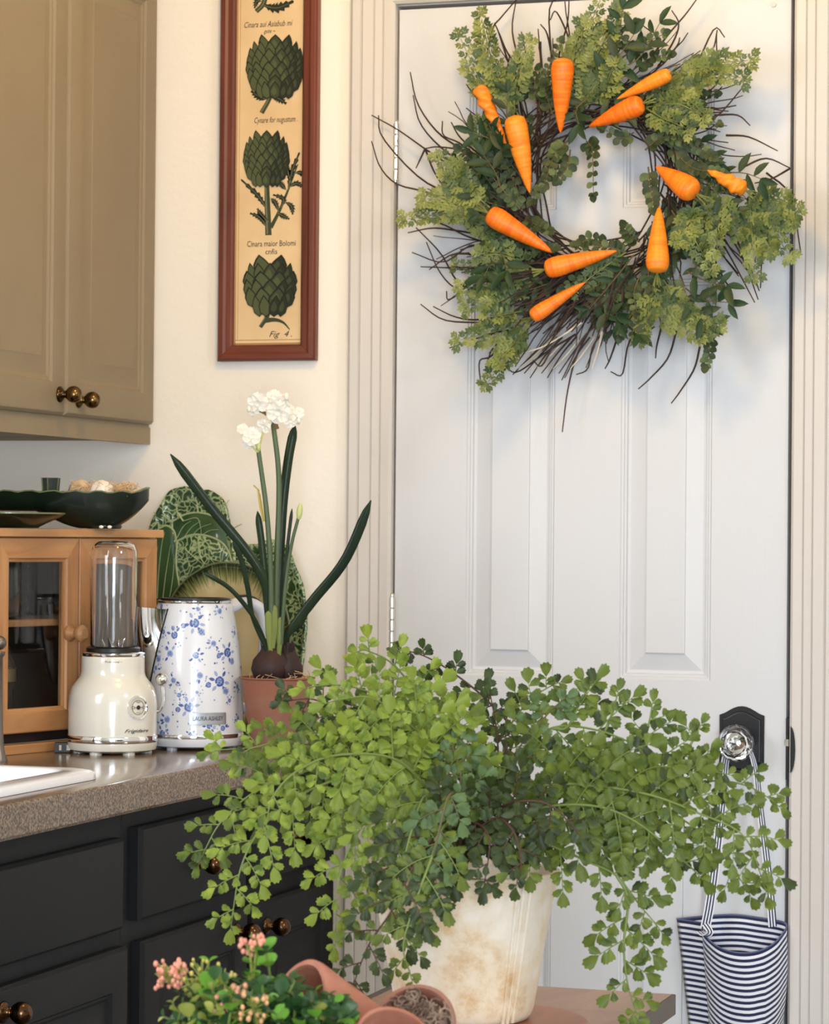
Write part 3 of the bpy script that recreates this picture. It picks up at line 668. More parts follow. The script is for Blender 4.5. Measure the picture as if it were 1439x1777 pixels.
b.build('dial_ring',M['chrome'],bl)
b=MB(); v,f=discart(.0138,28); wrapped(b,v,f,BC,DA,br,dz,.0005); b.build('dial_face',mat('dial_cream',srgb(206,200,186),.4),bl,smooth=False)
b=MB(); v,f=discart(.0032,16); wrapped(b,v,f,BC,DA,br,dz,.0011)
v,f=ringart(.0098,.0104); wrapped(b,v,f,BC,DA,br,dz,.0009)
for cx in (-.0085,.0085):
    v,f=ringart(.0014,.0021,14); wrapped(b,[p+Vector((cx,0,0)) for p in v],f,BC,DA,br,dz,.0012)
v=[Vector(q) for q in ((-.0068,-.0004,0),(-.003,-.0004,0),(-.003,.0004,0),(-.0068,.0004,0),(.003,-.0004,0),(.0068,-.0004,0),(.0068,.0004,0),(.003,.0004,0))]; wrapped(b,v,[(0,1,2,3),(4,5,6,7)],BC,DA,br,dz,.0012)
for s,yy in (('SPEED',.0074),('PULSE',-.0074)):
    v,f=textmesh(s,.0026); wrapped(b,[p+Vector((0,yy,0)) for p in v],f,BC,DA,br,dz,.0012)
b.build('dial_marks',M['ink'],bl,smooth=False)
b=MB(); v,f=textmesh('Frigidaire',.0112,.45,off=.00012); xa=min(p.x for p in v); xb=max(p.x for p in v); k=.041/(xb-xa)
wrapped(b,[Vector(((p.x-(xa+xb)/2)*k,p.y*.62,0)) for p in v],f,BC,DA-.01,br,.0345,.0004)
v,f=textmesh('~ Professional ~',.0042,.3); wrapped(b,v,f,BC,BA-.04,br,.131,.0004)
b.build('lettering',M['ink'],bl,smooth=False)
# lever
LA=BA+PI/2+.05; lx,ly=math.cos(LA),math.sin(LA)
def lp(r,z): return (BC.x+lx*r,BC.y+ly*r,BC.z+z)
b=MB(); b.tube(cat([lp(.0615,.058),lp(.067,.060),lp(.0705,.069),lp(.071,.082),lp(.070,.094)],12),.0024,8); b.ball(lp(.0695,.1045),.0092,18,12); b.build('lever',M['chrome'],bl,label='chrome lever with ball end')
# ---- kettle
KC=pd(336,1300,4.09); KC.z=ZT
vd=(CAM-KC); KA=math.atan2(vd.y,vd.x)
ke=thing('electric_kettle','white electric kettle with blue floral print and chrome spout','kettle',tuple(KC))
for a_ in (.6,1.8,-.6,-1.8): b=MB(); b.lathe([(.008,.0),(.008,.004)],(KC.x+.055*math.cos(KA+a_),KC.y+.055*math.sin(KA+a_),KC.z),12); b.build('foot',M['white_enamel2'],ke)
b=MB(); b.lathe([(.062,.0035),(.071,.006),(.0735,.012),(.0738,.017)],KC,48); b.build('base',M['white_enamel2'],ke)
b=MB(); b.lathe([(.0728,.017),(.0732,.0182),(.0732,.0225),(.0728,.0235)],KC,48); b.build('chrome_band',M['chrome'],ke)
kp=[(.0722,.0235),(.0722,.03),(.0718,.06),(.0705,.09),(.0685,.12),(.0655,.15),(.0618,.175),(.0580,.195),(.0555,.207),(.0535,.2115)]
b=MB(); b.lathe(kp,KC,64); b.build('jug',M['white_enamel2'],ke,angle=80)
b=MB(); b.lathe([(.0535,.2113),(.0545,.2125),(.0545,.215),(.051,.2165),(.047,.214),(.02,.2165),(.0,.217)],KC,48); b.build('lid',M['chrome'],ke)
b=MB(); b.lathe([(.0515,.2162),(.0515,.2185),(.047,.2192),(.046,.2165)],KC,48,False,False); b.build('lid_gasket',M['black_rub'],ke)
kr=rf(kp)
SA=KA-PI/2+.35                                     # spout to the left, slightly forward
def kpt(a,r,z): return Vector((KC.x+math.cos(a)*r,KC.y+math.sin(a)*r,KC.z+z))
b=MB(); R=[]
for t in [i/10 for i in range(11)]:
    z=.203-.115*t; hw=.40*(1-t)**.8+.03; out=.034*(1-t)**1.1+.0008; ring=[]
    for k in range(9):
        s=k/8*2-1; a=SA+hw*s; r=kr(z)+out*(1-abs(s)**1.6)+.0012
        ring.append(kpt(a,r,z+.004*(1-abs(s))*(1-t)))
    R.append(ring)
b.rings(R,False); R2=[R[0],[kpt(SA+.4*s,kr(.203)-.002,.203) for s in [k/8*2-1 for k in range(9)]]]; b.rings(R2,False)
b.build('spout',M['chrome'],ke,angle=70)
for sg in (1,-1):
    b=MB(); b.tube([kpt(SA+sg*(.42*(1-t)**.8+.045),kr(.204-.118*t)+.001,.204-.118*t) for t in [i/12 for i in range(13)]],.0013,6); b.build('spout_seam',M['black_rub'],ke)
# handle right-back
HA2=KA+PI/2-(-.38)
b=MB(); P_=cat([kpt(HA2,kr(.205)-.004,.203),kpt(HA2,.075,.212),kpt(HA2,.100,.205),kpt(HA2,.112,.18),kpt(HA2,.110,.13),kpt(HA2,.104,.09),kpt(HA2,.092,.062),kpt(HA2,.068,.055)],26)
b.tube(P_,[.014]*3+[.0125]*20+[.011]*3,14,flat=.72); b.build('handle',M['white_enamel2'],ke,angle=80)
b=MB(); b.tube([p+Vector((0,0,.0095)) for p in P_[3:9]],.006,8,flat=.4); b.build('lid_button',M['black_rub'],ke,label='black lid release on the handle')
# floral print
R3=random.Random(21)
fl=MB()
def blob(x,z,r,ang,asp,m,lift=.00035,n=8):
    v=[]
    for k in range(n):
        t=2*PI*k/n; q=r*(1+.12*R3.uniform(-1,1)); px,py=q*math.cos(t),q*asp*math.sin(t)
        v.append(Vector((px*math.cos(ang)-py*math.sin(ang)+x,px*math.sin(ang)+py*math.cos(ang),0)))
    fl.m=m; wrapped(fl,v,[tuple(range(n))],KC,KA,kr,z,lift)
def pleaf(x,z,L,ang,m):
    v=[Vector((a*math.cos(ang)-c*math.sin(ang)+x,a*math.sin(ang)+c*math.cos(ang),0)) for a,c in ((0,0),(L*.35,L*.24),(L*.7,L*.2),(L,0),(L*.7,-L*.2),(L*.35,-L*.24))]
    fl.m=m; wrapped(fl,v,[(0,1,2,3,4,5)],KC,KA,kr,z,.0003)
def rose(x,z,s,dark=True):
    m=0 if dark else 1
    for k in range(7):
        a=2*PI*k/7+R3.random(); blob(x+s*.62*math.cos(a),z+s*.62*math.sin(a),s*.42,a+PI/2,.6,m,.0003+.00001*k)
    blob(x,z,s*.5,0,1,1-m,.00042)
    for k in range(4): a=2*PI*k/4+R3.random(); blob(x+s*.24*math.cos(a),z+s*.24*math.sin(a),s*.2,a,.5,m,.0005)
def spray(x,z,s,big):
    if big:
        rose(x,z,s); 
        for k in range(6): 
            a=2*PI*k/6+R3.uniform(-.3,.3); pleaf(x+s*.9*math.cos(a),z+s*.9*math.sin(a),s*1.15,a,0 if k%2 else 1)
        rose(x+s*2.0*math.cos(-.9),z+s*2.0*math.sin(-.9),s*.75,False); rose(x-s*2.0,z-s*.5,s*.55)
        for k in range(7): a=R3.uniform(0,2*PI); q=s*R3.uniform(2,3.4); blob(x+q*math.cos(a),z+q*math.sin(a),s*.17,0,1,R3.choice((0,1)))
    else:
        rose(x,z,s*.7,R3.random()<.4)
        for k in range(4): a=R3.uniform(0,2*PI); pleaf(x+s*.7*math.cos(a),z+s*.7*math.sin(a),s*.9,a,R3.choice((0,1)))
        for k in range(5): a=R3.uniform(0,2*PI); q=s*R3.uniform(1.2,2.4); blob(x+q*math.cos(a),z+q*math.sin(a),s*.16,0,1,R3.choice((0,1)))
# sprays follow the places seen on the jug (mm from its axis, height)
for px,py,s,bg in ((335,1082,.0062,1),(301,1103,.0068,0),(338,1137,.0060,0),(294,1135,.0066,0),(379,1182,.0068,1),(327,1225,.0062,1),(345,1171,.0060,0),(392,1133,.0062,1),(368,1117,.0056,0),(268,1130,.006,1),(300,1180,.0054,0),(290,1247,.0064,0),(362,1258,.0052,0),(385,1262,.005,0),(378,1062,.0055,0),(278,1055,.0048,0),(341,1058,.0044,0),(282,1098,.0046,0),(404,1100,.005,0),(409,1192,.005,0),(411,1247,.005,0),(330,1272,.004,0),(282,1271,.006,0),(310,1205,.0042,0),(270,1160,.005,0),(396,1215,.004,0),(340,1200,.0036,0)):
    s*=1.3; z=(1301-py)/1.19/1000; lat=(px-335.5)/1.185/1000; R_k=kr(z); lat=max(-R_k*.985,min(R_k*.985,lat)); spray(R_k*math.asin(lat/R_k),z,s,bg)
for k in range(26):
    a=R3.uniform(1.45,4.8); z=R3.uniform(.035,.2); spray(a*kr(z),z,R3.uniform(.0045,.0065),k%3==0)
fl.build('floral_print',[M['blue'],M['blue2']],ke,smooth=False)
b=MB(); lat=(360-335.5)/1.185/1000; A0=math.asin(lat/.0715); zb=(1301-1245)/1.19/1000
def platev(x0,x1,y0,y1,lift,n=10):
    v=[Vector((x0+(x1-x0)*k/n,y,0)) for y in (y0,y1) for k in range(n+1)]; return v,[(k,k+1,n+2+k,n+1+k) for k in range(n)]
for (x0_,x1_,y0_,y1_,l_) in ((-.0285,.0285,-.0085,.0085,.0008),):
    v,f=platev(x0_,x1_,y0_,y1_,l_); wrapped(b,v,f,KC,KA+A0,kr,zb,l_)
for (x0_,x1_,y0_,y1_) in ((-.0285,.0285,.0072,.0085),(-.0285,.0285,-.0085,-.0072),(-.0285,-.0272,-.0085,.0085),(.0272,.0285,-.0085,.0085)):
    v,f=platev(x0_,x1_,y0_,y1_,.0018); wrapped(b,v,f,KC,KA+A0,kr,zb,.0018)
b.build('badge',mat('badge_metal',srgb(176,178,186),.38,.7),ke,label='small chrome name badge')
b=MB(); v,f=textmesh('LAURA ASHLEY',.0088); xa=min(p.x for p in v); xb=max(p.x for p in v); k=.046/(xb-xa)
wrapped(b,[Vector(((p.x-(xa+xb)/2)*k,p.y,0)) for p in v],f,KC,KA+A0,kr,zb,.0016); b.build('badge_lettering',mat('badge_ink',srgb(70,72,84),.4),ke,smooth=False)
# ---- leaning dishes
def dish(name,label,cx,w,zt,ytop,ybot,outline,prof,m,rimm=None,uv=False,n=96):
    """dish leaning on the back wall: foot on the worktop at ybot, top at ytop. outline(t)->(x,z) in unit; prof: list of (scale, depth toward viewer)"""
    h=(zt-ZT)/2; base=Vector((cx,ybot,ZT)); top=Vector((cx,ytop,zt)); ax=(top-base); L=ax.length/2; ax.normalize(); c=(base+top)/2
    nx=Vector((1,0,0)); ny=nx.cross(ax)    # points away from wall? check
    if ny.y>0: ny=-ny
    t_=thing(name,label,'dish',tuple(base))
    b=MB(); b.hasuv=uv; R=[]
    F=lambda s,dp,k: c+nx*(w*s*outline(2*PI*k/n)[0])+ax*(L*s*outline(2*PI*k/n)[1])+ny*dp
    prof2=prof+[(s,dp-.0035) for s,dp in reversed(prof)]
    ids=[]
    for s,dp in prof2:
        ids.append([b.a(F(s,dp+ (.0016*math.sin(9*2*PI*k/n)*s**6 if rimm!='none' else 0),k),(s,2*PI*k/n)) for k in range(n)])
    for a_,c_ in zip(ids,ids[1:]):
        for k in range(n): b.face((a_[k],a_[(k+1)%n],c_[(k+1)%n],c_[k]))
    b.build('plate',m,t_,angle=60)
    return t_,F,c,nx,ax,ny,L
def sup(e,lob,amp,ph=0):
    def f(t):
        cx,sz=math.cos(t),math.sin(t); r=(abs(cx)**e+abs(sz)**e)**(-1/e)*(1+amp*math.sin(lob*t+ph)+amp*.4*math.sin(2.3*lob*t)); return (cx*r,sz*r)
    return f
def veins(parent,F,c,nx,ax,ny,L,w,pairs,rad,lift):
    b=MB()
    for pts in pairs:
        P=cat([c+nx*(w*x)+ax*(L*z)+ny*(lift) for x,z in pts],14)
        b.tube(P,[rad*(1-.6*i/13) for i in range(14)],6,flat=.7)
    b.build('vein',M['vein'],parent)
# A : cabbage plate, left
pA=at(338,848,1,-.02); zA=pA.z
dprof=[(1.0,.014),(.97,.0155),(.90,.011),(.80,.006),(.62,.003),(.3,.0015),(.01,.001)]
A=dish('cabbage_plate','green cabbage-leaf plate leaning between the hutch and the narcissus',pA.x+.002,.081,zA,-.022,-.060,sup(2.8,7,.02,1),dprof,M['cabbage'],None)
TA,FA,cA,nxA,axA,nyA,LA_=A
def leafpatch(parent,A,pts,lift,m,rim=True,dome=.006,name='relief_leaf'):
    T,F,c,nx,ax,ny,L=A; w=.081
    P=cat([Vector((x,z,0)) for x,z in pts+[pts[0]]],40)[:-1]
    g=sum(P,Vector())/len(P); b=MB(); ids=[]
    for s,d in ((1,0),(1,lift),(.9,lift+dome*.35),(.6,lift+dome*.8),(.25,lift+dome),(.02,lift+dome)):
        ids.append([c+nx*(w*(g.x+(p.x-g.x)*s))+ax*(L*(g.y+(p.y-g.y)*s))+ny*d for p in P])
    b.rings(ids,True,False,True); b.build(name,m,parent,angle=60)
    if rim:
        b=MB(); q=[p+ny*.0005 for p in ids[1]]; b.tube(q+[q[0]],.0017,6); b.build('rim_vein',M['vein'],parent)
def uA(x,y):   # photo place -> unit coordinates on plate A
    q=at(x,y,1,-.035); return ((q.x-cA.x)/.081,(q.z-cA.z)/LA_)
leafpatch(TA,A,[uA(*p) for p in ((300,905),(322,893),(345,890),(372,897),(392,915),(400,945),(408,985),(395,1040),(300,1040),(296,980),(300,930))],.009,M['cabsmooth'])
leafpatch(TA,A,[uA(*p) for p in ((278,918),(292,913),(306,925),(311,955),(318,985),(326,1010),(318,1060),(270,1060),(262,990),(270,940))],.012,M['cabsmooth'],True,.006)
leafpatch(TA,A,[uA(*p) for p in ((313,940),(335,930),(358,930),(382,938),(398,952),(408,975),(415,1010),(405,1050),(330,1040),(318,1010),(312,975))],.016,M['cabbage'],True,.006)
veins(TA,FA,cA,nxA,axA,nyA,LA_,.081,[[uA(*p) for p in q] for q in (((352,935),(354,960),(364,980),(372,975),(370,945)),((330,955),(345,968),(360,980)))],.0018,.024)
veins(TA,FA,cA,nxA,axA,nyA,LA_,.081,[[uA(*p) for p in q] for q in (((320,905),(308,885),(312,862)),((302,908),(285,895),(268,890)),((345,890),(342,870),(335,855)),((375,898),(390,880),(398,868)),((398,925),(412,915),(422,910)))],.002,.0125)
veins(TA,FA,cA,nxA,axA,nyA,LA_,.081,[[uA(*p) for p in q] for q in (((283,1040),(284,990),(288,940),(292,925)),((292,1050),(296,1000),(302,950)),((302,1055),(308,1010),(310,970)),((275,1040),(276,1000),(280,950)))],.0011,.0190)
veins(TA,FA,cA,nxA,axA,nyA,LA_,.081,[[uA(*p) for p in q] for q in (((312,935),(322,915),(335,905)),((322,938),(335,918),(352,905)),((335,935),(350,918),(370,910)),((352,932),(368,922),(384,920)),((322,905),(345,900),(352,915),(354,930)))],.0011,.0165)
# B : second cabbage plate, right, behind the narcissus
pB=at(462,939,1,-.01)
B=dish('cabbage_plate','green cabbage-leaf plate leaning on the wall behind the potted narcissus, right one',pB.x,.0745,pB.z,-.004,-.034,sup(2.4,6,.025,.4),[(s,d*.9) for s,d in dprof],M['cabbage'],None)
cB=B[2]
veins(B[0],None,cB,B[3],B[4],B[5],B[6],.0745,[((0.1,-.6),(.2,-.1),(.35,.35),(.5,.6)),((.2,-.1),(.5,.1),(.8,.2)),((.25,.1),(.1,.5),(.05,.8)),((.15,-.4),(.5,-.4),(.85,-.35))],.0022,.010)
# C : cream platter with green rim
pC=at(375,979,1,-.075)
C_=dish('lettuce_platter','cream platter shading to a dark green rim, behind the floral kettle','placeholder' and at(398,1100,1,-.085).x,.107,pC.z,-.074,-.108,sup(2.3,5,.008),[(1.0,.015),(.985,.0168),(.93,.0150),(.80,.010),(.60,.006),(.3,.004),(.01,.0035)],M['platter'],'none',True)
tr,_F,cC,nxC,axC,nyC,LC=C_
b=MB(); b.tube([ _F(1.0,.0152,k) for k in range(0,97,2)],.0016,6); b.build('rim',M['rimgreen'],tr,label='thin pale green rim')
# ---- dark green twin dish + small dish on the hutch
TZ=ZT+HH
def boat(name,label,pxs,dep,zb,hw,hd,h,foot,rimw,m):
    pass
D0=HM@Vector((HW*.5,.075,HH+.0005))
dw=(_r0).normalized(); dv=Vector((-dw.y,dw.x,0))      # dishes lie across the view
g0=pd(88,905,4.09); g0.z=TZ+.0005
tw=thing('twin_dish','long dark green twin-lobed dish with a square stem handle, on top of the hutch','dish',tuple(g0))
def boatpt(x,v,inner=0):      # x along the dish, v -1..1 across from rim to rim
    hx=.163; c0=-.020; u=(x-c0)/hx; end=max(0,1-abs(u)**3.2)**.5
    hd=.052*end-inner; zr_=.0525+.0016*math.sin(x*190)+.006*max(0,abs(u)-.86)/.14
    foot=max(0,1-((x-.074)/.052)**2); zb=.0005+.050*min(1,max(0,((x-.084)/.066) if x>.084 else 0))**1.7+ (.024*min(1,max(0,(.045-x)/.06))**1.5 if x<.045 else 0)+.03*max(0,(-.10-x)/.08)**1.5
    zb=min(zb,zr_-.004)+inner*1.2
    z=zb+(zr_-zb)*abs(v)**2.6; y=hd*math.copysign(abs(v)**.62 if abs(v)>0 else 0,v)
    return g0+dw*x+dv*y+Vector((0,0,z))
b=MB(); xs_=[-.020+.163*math.sin(PI/2*t/24*.9965) for t in range(-24,25)]; vs_=[k/10 for k in range(-10,11)]
out_=[[boatpt(x,v) for v in vs_]+[boatpt(x,v,.004) for v in reversed(vs_)] for x in xs_]
b.rings(out_,True,True,True); b.lathe([(.024,0),(.026,.003),(.024,.010)],g0+dw*.078,28); b.build('bowl',M['dkgreen'],tw,angle=70)
b=MB()
for sg in (-1,1): b.tube([boatpt(x,sg,.002)+Vector((0,0,.0002)) for x in xs_],.0017,6)
b.build('rim',M['rimgreen'],tw)
b=MB(); R=[]
for z,s in ((.012,.010),(.045,.0108),(.060,.0112),(.074,.0122),(.0735,.0095),(.05,.009)):
    R.append([g0+dw*(s*x_)+dv*(s*y_)+Vector((0,0,z)) for x_,y_ in ((-1,-.9),(-.3,-1.05),(.3,-.95),(1,-1),(1.05,0),(1,1),(0,.95),(-1,1),(-1.02,0))])
b.rings(R,True,True,True); b.build('stem_handle',mat('matt_green_glaze',srgb(30,44,26),.6,col2=srgb(16,26,16),vscale=30),tw,smooth=False,bevel=.001)
b=MB()
for q in ((-1,-.9),(-.3,-1.05),(1,-1)): b.tube([g0+dw*(s*q[0])+dv*(s*q[1])+Vector((0,0,z)) for z,s in ((.046,.0108),(.060,.0112),(.074,.0122))],.0009,5)
b.build('stem_edge',M['rimgreen'],tw)
g1=pd(15,905,3.985); g1.z=TZ+.0005
sd=thing('small_dish','low dark green dish in front of the twin dish, at the hutch\'s left','dish',tuple(g1))
b=MB(); b.lathe([(.042,0),(.044,.002),(.052,.006),(.066,.0125),(.0775,.018),(.0800,.0205),(.079,.0215),(.066,.015),(.05,.008),(.03,.005),(.0,.005)],g1,56); b.build('bowl',M['dkgreen'],sd,angle=60)
b=MB(); b.tube([g1+Vector((.0795*math.cos(2*PI*k/48),.0795*math.sin(2*PI*k/48),.0208)) for k in range(49)],.0013,6); b.build('rim',M['rimgreen'],sd)
# garlic and straw in the right bowl
gl=g0+dw*.069
def garlic(dx,dy,z,r,m,lab,asp=.8):
    c=gl+dw*dx+dv*dy+Vector((0,0,z)); b=MB()
    def wob(t,z_): return 1+.05*math.cos(6*t)
    b.lathe([(r*.2,-r*asp),(r*.75,-r*asp*.75),(r,-r*.05),(r*.82,r*.5),(r*.5,r*.78),(r*.28,r*.87),(r*.16,r*.93),(r*.04,r*.95)],c,30,wob=wob)
    tag(b.build('garlic_bulb',m,angle=80),lab,'garlic',"garlic bulbs in the twin dish")
garlic(-.026,.0,.054,.019,M['garlic'],'papery beige garlic bulb, leftmost in the dark green dish')
garlic(.006,-.010,.053,.0195,M['egg'],'whitest garlic bulb, in the middle of the dark green dish',.7)
garlic(.036,.012,.055,.015,M['garlic'],'small beige garlic bulb half buried in straw, right end of the dark green dish')
b=MB(); R4=random.Random(3)
for k in range(260):
    c=gl+dw*R4.uniform(-.034,.054)+dv*R4.uniform(-.03,.03)+Vector((0,0,.046+R4.random()*.020)); d1_=Vector((R4.uniform(-1,1),R4.uniform(-1,1),R4.uniform(-.3,.7)))*.012
    q=Vector((R4.uniform(-1,1),R4.uniform(-1,1),R4.uniform(-.5,1)))*.005
    b.tube([c-d1_,c+q,c+d1_],.00045,3,cap=False)
o=b.build('straw',M['straw']); tag(o,'pale straw and dry skins packed round the garlic in the green dish','straw',kind='stuff')
for dx,dz_,lb_ in ((.006,0,'left of two'),(.018,0,'right of two')):
    b=MB(); c=g0+dw*(.075+dx)+dv*-.064+Vector((0,0,.0026)); b.ball(c,.003,8,6,(1.2,1,.8)); tag(b.build('bean',M['egg']),'tiny white bean on the hutch edge under the green dish, '+lb_,'bean')
# ---- potted narcissus
PC=pd(480,1297,4.055); PC.z=ZT
na=thing('potted_narcissus','white-flowered narcissus growing from a dark bulb in a terracotta pot','plant',tuple(PC))
zr=at(480,1178,1,PC.y-.05).z-ZT
b=MB(); b.lathe([(.034,0),(.036,.002),(.048,zr*.72),(.0525,zr*.97),(.0555,zr*.985),(.0555,zr),(.0515,zr),(.047,zr*.86),(.0,zr*.86)],PC,48); b.build('pot',M['terra'],na)
b=MB(); b.lathe([(.048,zr*.85),(.046,zr*.90),(.02,zr*.93),(0,zr*.93)],PC,32); b.build('soil',M['soil'],na)
b=MB(); bc=PC+Vector((-.004,0,zr*.9)); rv=Vector((math.cos(YAW),math.sin(YAW),0))
def wob2(t,z): return 1+.06*math.sin(5*t+z*60)+.05*math.sin(9*t+z*160)+.03*math.sin(17*t)
b.lathe([(.016,0),(.026,.008),(.029,.022),(.026,.036),(.017,.047),(.0125,.055),(.012,.066)],bc-rv*.004,28,wob=wob2)
b.lathe([(.012,.0),(.021,.010),(.022,.026),(.014,.042),(.0085,.052),(.009,.060)],bc+rv*.018+Vector((0,.004,0)),24,wob=wob2); b.build('bulb',M['bulb'],na,angle=80,label='dark papery bulb')
b=MB()
for k in range(16):
    a=2*PI*k/16; sx=-.004 if k%3 else .016; r=.0125 if k%3 else .009; p=bc+rv*sx+Vector((r*math.cos(a),r*math.sin(a),.052+R4.uniform(-.006,.006))); q=p+Vector((.006*math.cos(a),.006*math.sin(a),R4.uniform(.006,.016))); t_=Vector((-math.sin(a),math.cos(a),0))*.0045
    b.poly([p-t_-Vector((0,0,.016)),p+t_-Vector((0,0,.016)),p+t_*.8,q,p-t_*.8])
b.build('bulb_skin_flakes',M['bulb'],na,angle=180)
b=MB()
for k in range(26):
    a=R4.uniform(0,2*PI); p=PC+Vector((.04*math.cos(a),.04*math.sin(a),zr*.92)); b.tube([p,p+Vector((R4.uniform(-.008,.008),R4.uniform(-.008,.008),R4.uniform(.004,.016))),p+Vector((R4.uniform(-.02,.02),R4.uniform(-.02,.02),R4.uniform(0,.02)))],.0005,4)
b.build('roots',M['straw'],na)
DPC=(PC-CAM).dot(_d)
def pl(pts): return [pd(x,y,DPC+(d if True else 0)) for x,y,d in pts]
def strap_leaf(pts,wpx,m,name='leaf',th=.28,tip=True):
    P=cat(pl(pts),22); n=22; w=wpx/1.19/1000/2
    rad=[w*(.6+.4*min(1,i/9))*(1 if not tip else min(1,((n-1-i)/(n-1)*9)**.5+.12)) for i in range(n)]
    b=MB(); b.tube(P,rad,8,flat=th,up=_d); return b.build(name,m,na,angle=80)
strap_leaf([(470,1118,0),(466,1040,-.01),(443,977,-.015),(364,878,-.02),(296,788,-.03)],17,M['pwleaf'])
strap_leaf([(484,1125,0),(508,1088,-.005),(545,1040,-.01),(600,970,-.02),(644,868,-.03)],17,M['pwleaf'])
strap_leaf([(482,1118,.005),(485,1000,.01),(490,890,.01),(500,800,.01),(512,737,.01)],16,M['pwleaf'])
strap_leaf([(468,1118,-.005),(463,1050,-.01),(456,960,-.012),(447,887,-.015)],12,M['pwleaf'])
strap_leaf([(488,1115,-.003),(494,1000,-.003),(500,940,0),(507,882,0)],6,M['pwleaf'])
strap_leaf([(468,1140,-.01),(440,1075,-.02),(430,1020,-.03),(420,975,-.035),(404,938,-.04)],9,M['pwleaf'])
strap_leaf([(466,1125,-.008),(445,1080,-.02),(425,1050,-.025),(395,1018,-.03),(352,993,-.035)],8,M['pwleaf'])
strap_leaf([(478,1130,.01),(500,1100,.02),(520,1085,.02),(538,1050,.02)],9,M['pwleaf'])
def stem(pts,wpx,m=M['pwstem'],w2=None):
    P=cat(pl(pts),20); b=MB(); b.tube(P,[(wpx+((w2 or wpx)-wpx)*i/19)/2380 for i in range(20)],8,flat=.8,up=_d); return b.build('flower_stalk',m,na,angle=80)
s1=stem([(471,1115,-.01),(470,1000,-.015),(463,890,-.015),(448,778,-.015)],10,w2=8)
s2=stem([(478,1115,-.004),(480,990,-.005),(484,880,-.005),(483,810,-.005),(474,735,-.005)],10.5,w2=8.5)
s3=stem([(488,1118,-.012),(495,1020,-.015),(505,950,-.015),(518,898,-.015)],7,w2=5.5)
b=MB(); c=pd(520,888,DPC-.015); b.ball(c,.0125,12,10,(.36,.36,1),(.12,0,1)); b.build('bud',M['bud'],na,label='closed pale green bud')
b=MB(); b.tube(cat(pl([(458,905,-.02),(453,880,-.02),(450,860,-.02),(447,848,-.022)]),8),[.003,.0045,.004,.001],6,flat=.5); b.tube(cat(pl([(450,852,-.02),(444,846,-.02),(440,842,-.02)]),6),.0012,5); b.build('spathe',M['spathe'],na,label='withered yellow spathe')
for pts,wd in (([(470,1132,-.012),(467,1095,-.014),(466,1060,-.014)],13),([(484,1138,-.012),(486,1100,-.012),(488,1070,-.012)],12),([(474,1125,-.014),(477,1090,-.014),(476,1050,-.013)],11)):
    strap_leaf(pts,wd,M['pwbase'],'sheath',.5)
b=MB(); b.tube(cat(pl([(480,745,-.005),(474,728,-.006),(462,718,-.006),(450,714,-.006)]),8),[.0045,.004,.003,.001],6); b.tube(cat(pl([(478,740,-.005),(484,728,-.006),(490,724,-.006)]),6),.002,6); b.build('spathe',mat('brown_spathe',srgb(110,88,50),.6),na,label='brown papery spathe')
b=MB(); b.tube(cat(pl([(448,785,-.016),(444,770,-.018),(438,760,-.018)]),6),.0016,6); b.tube(cat(pl([(449,785,-.016),(452,768,-.018),(457,750,-.018)]),6),.0016,6); b.tube(cat(pl([(447,785,-.016),(430,765,-.018),(422,752,-.018)]),6),.0012,6); b.ball(pd(449,775,DPC-.018),.0045,10,8,(.8,.8,1.5)); b.build('pedicel',M['bud'],na)
def petal_mesh():
    b=MB(); 
    rows=[(0,.10,0),(.35,.42,.10),(.7,.50,.06),(.92,.33,-.04),(1.0,.05,-.08)]
    ids=[[b.a((x*w_,y,z+.12*x*x)) for x in (-1,-.5,0,.5,1)] for y,w_,z in rows]
    for p,q in zip(ids,ids[1:]):
        for k in range(4): b.face((p[k],p[k+1],q[k+1],q[k]))
    return b.mesh('petal',M['petal'],angle=180)
PM=petal_mesh()
def flower(x,y,dd,rpx,nrm=None,cup=True):
    c=pd(x,y,DPC+dd); r=rpx*1.12/1190; nrm=Vector(nrm) if nrm else -_d+Vector((RND.uniform(-.4,.4),0,RND.uniform(-.3,.4)))
    nrm.normalize(); f_=MB()
    u=nrm.orthogonal().normalized(); v=nrm.cross(u)
    f_.tube([c-nrm*r*.1,c-nrm*.004-Vector((0,0,.002)),c-nrm*.007-Vector((0,0,.008))],[.0016,.0013,.001],6)
    if cup: f_.M=Matrix.Translation(c)@Vector((0,0,1)).rotation_difference(nrm).to_matrix().to_4x4(); f_.lathe([(r*.12,0),(r*.26,r*.12),(r*.30,r*.3),(r*.24,r*.28),(r*.1,r*.08)],(0,0,0),14,True,True,wob=lambda t,z:1+.08*math.sin(7*t))
    fo=f_.build('flower',M['petal'],na,angle=80); ph=RND.random()*6
    for k in range(6):
        a=ph+k*PI/3; inst('petal',PM,fo,fmat(c-nrm*(.0004*(k%2)),u*math.cos(a)+v*math.sin(a)+nrm*RND.uniform(.0,.25),nrm,r*1.02))
for q in ((448,699,-.008,17),(483,714,-.014,19),(476,690,.0,13),(504,730,-.008,11),(500,712,-.004,11),(519,716,-.004,9),(497,689,0,7),(437,757,-.02,15),(421,745,-.018,9),(458,739,-.018,12),(467,703,0,12),(490,700,0,12),(432,768,-.012,10),(440,712,0,9),(515,728,0,9)): flower(*q)
b=MB()
for x,y,r in ((519,730,4),(424,741,5),(497,688,5),(432,710,4)): b.ball(pd(x,y,DPC-.012),r/1190,8,6,(1,1,1.4))
b.build('flower_bud',M['petal'],na)
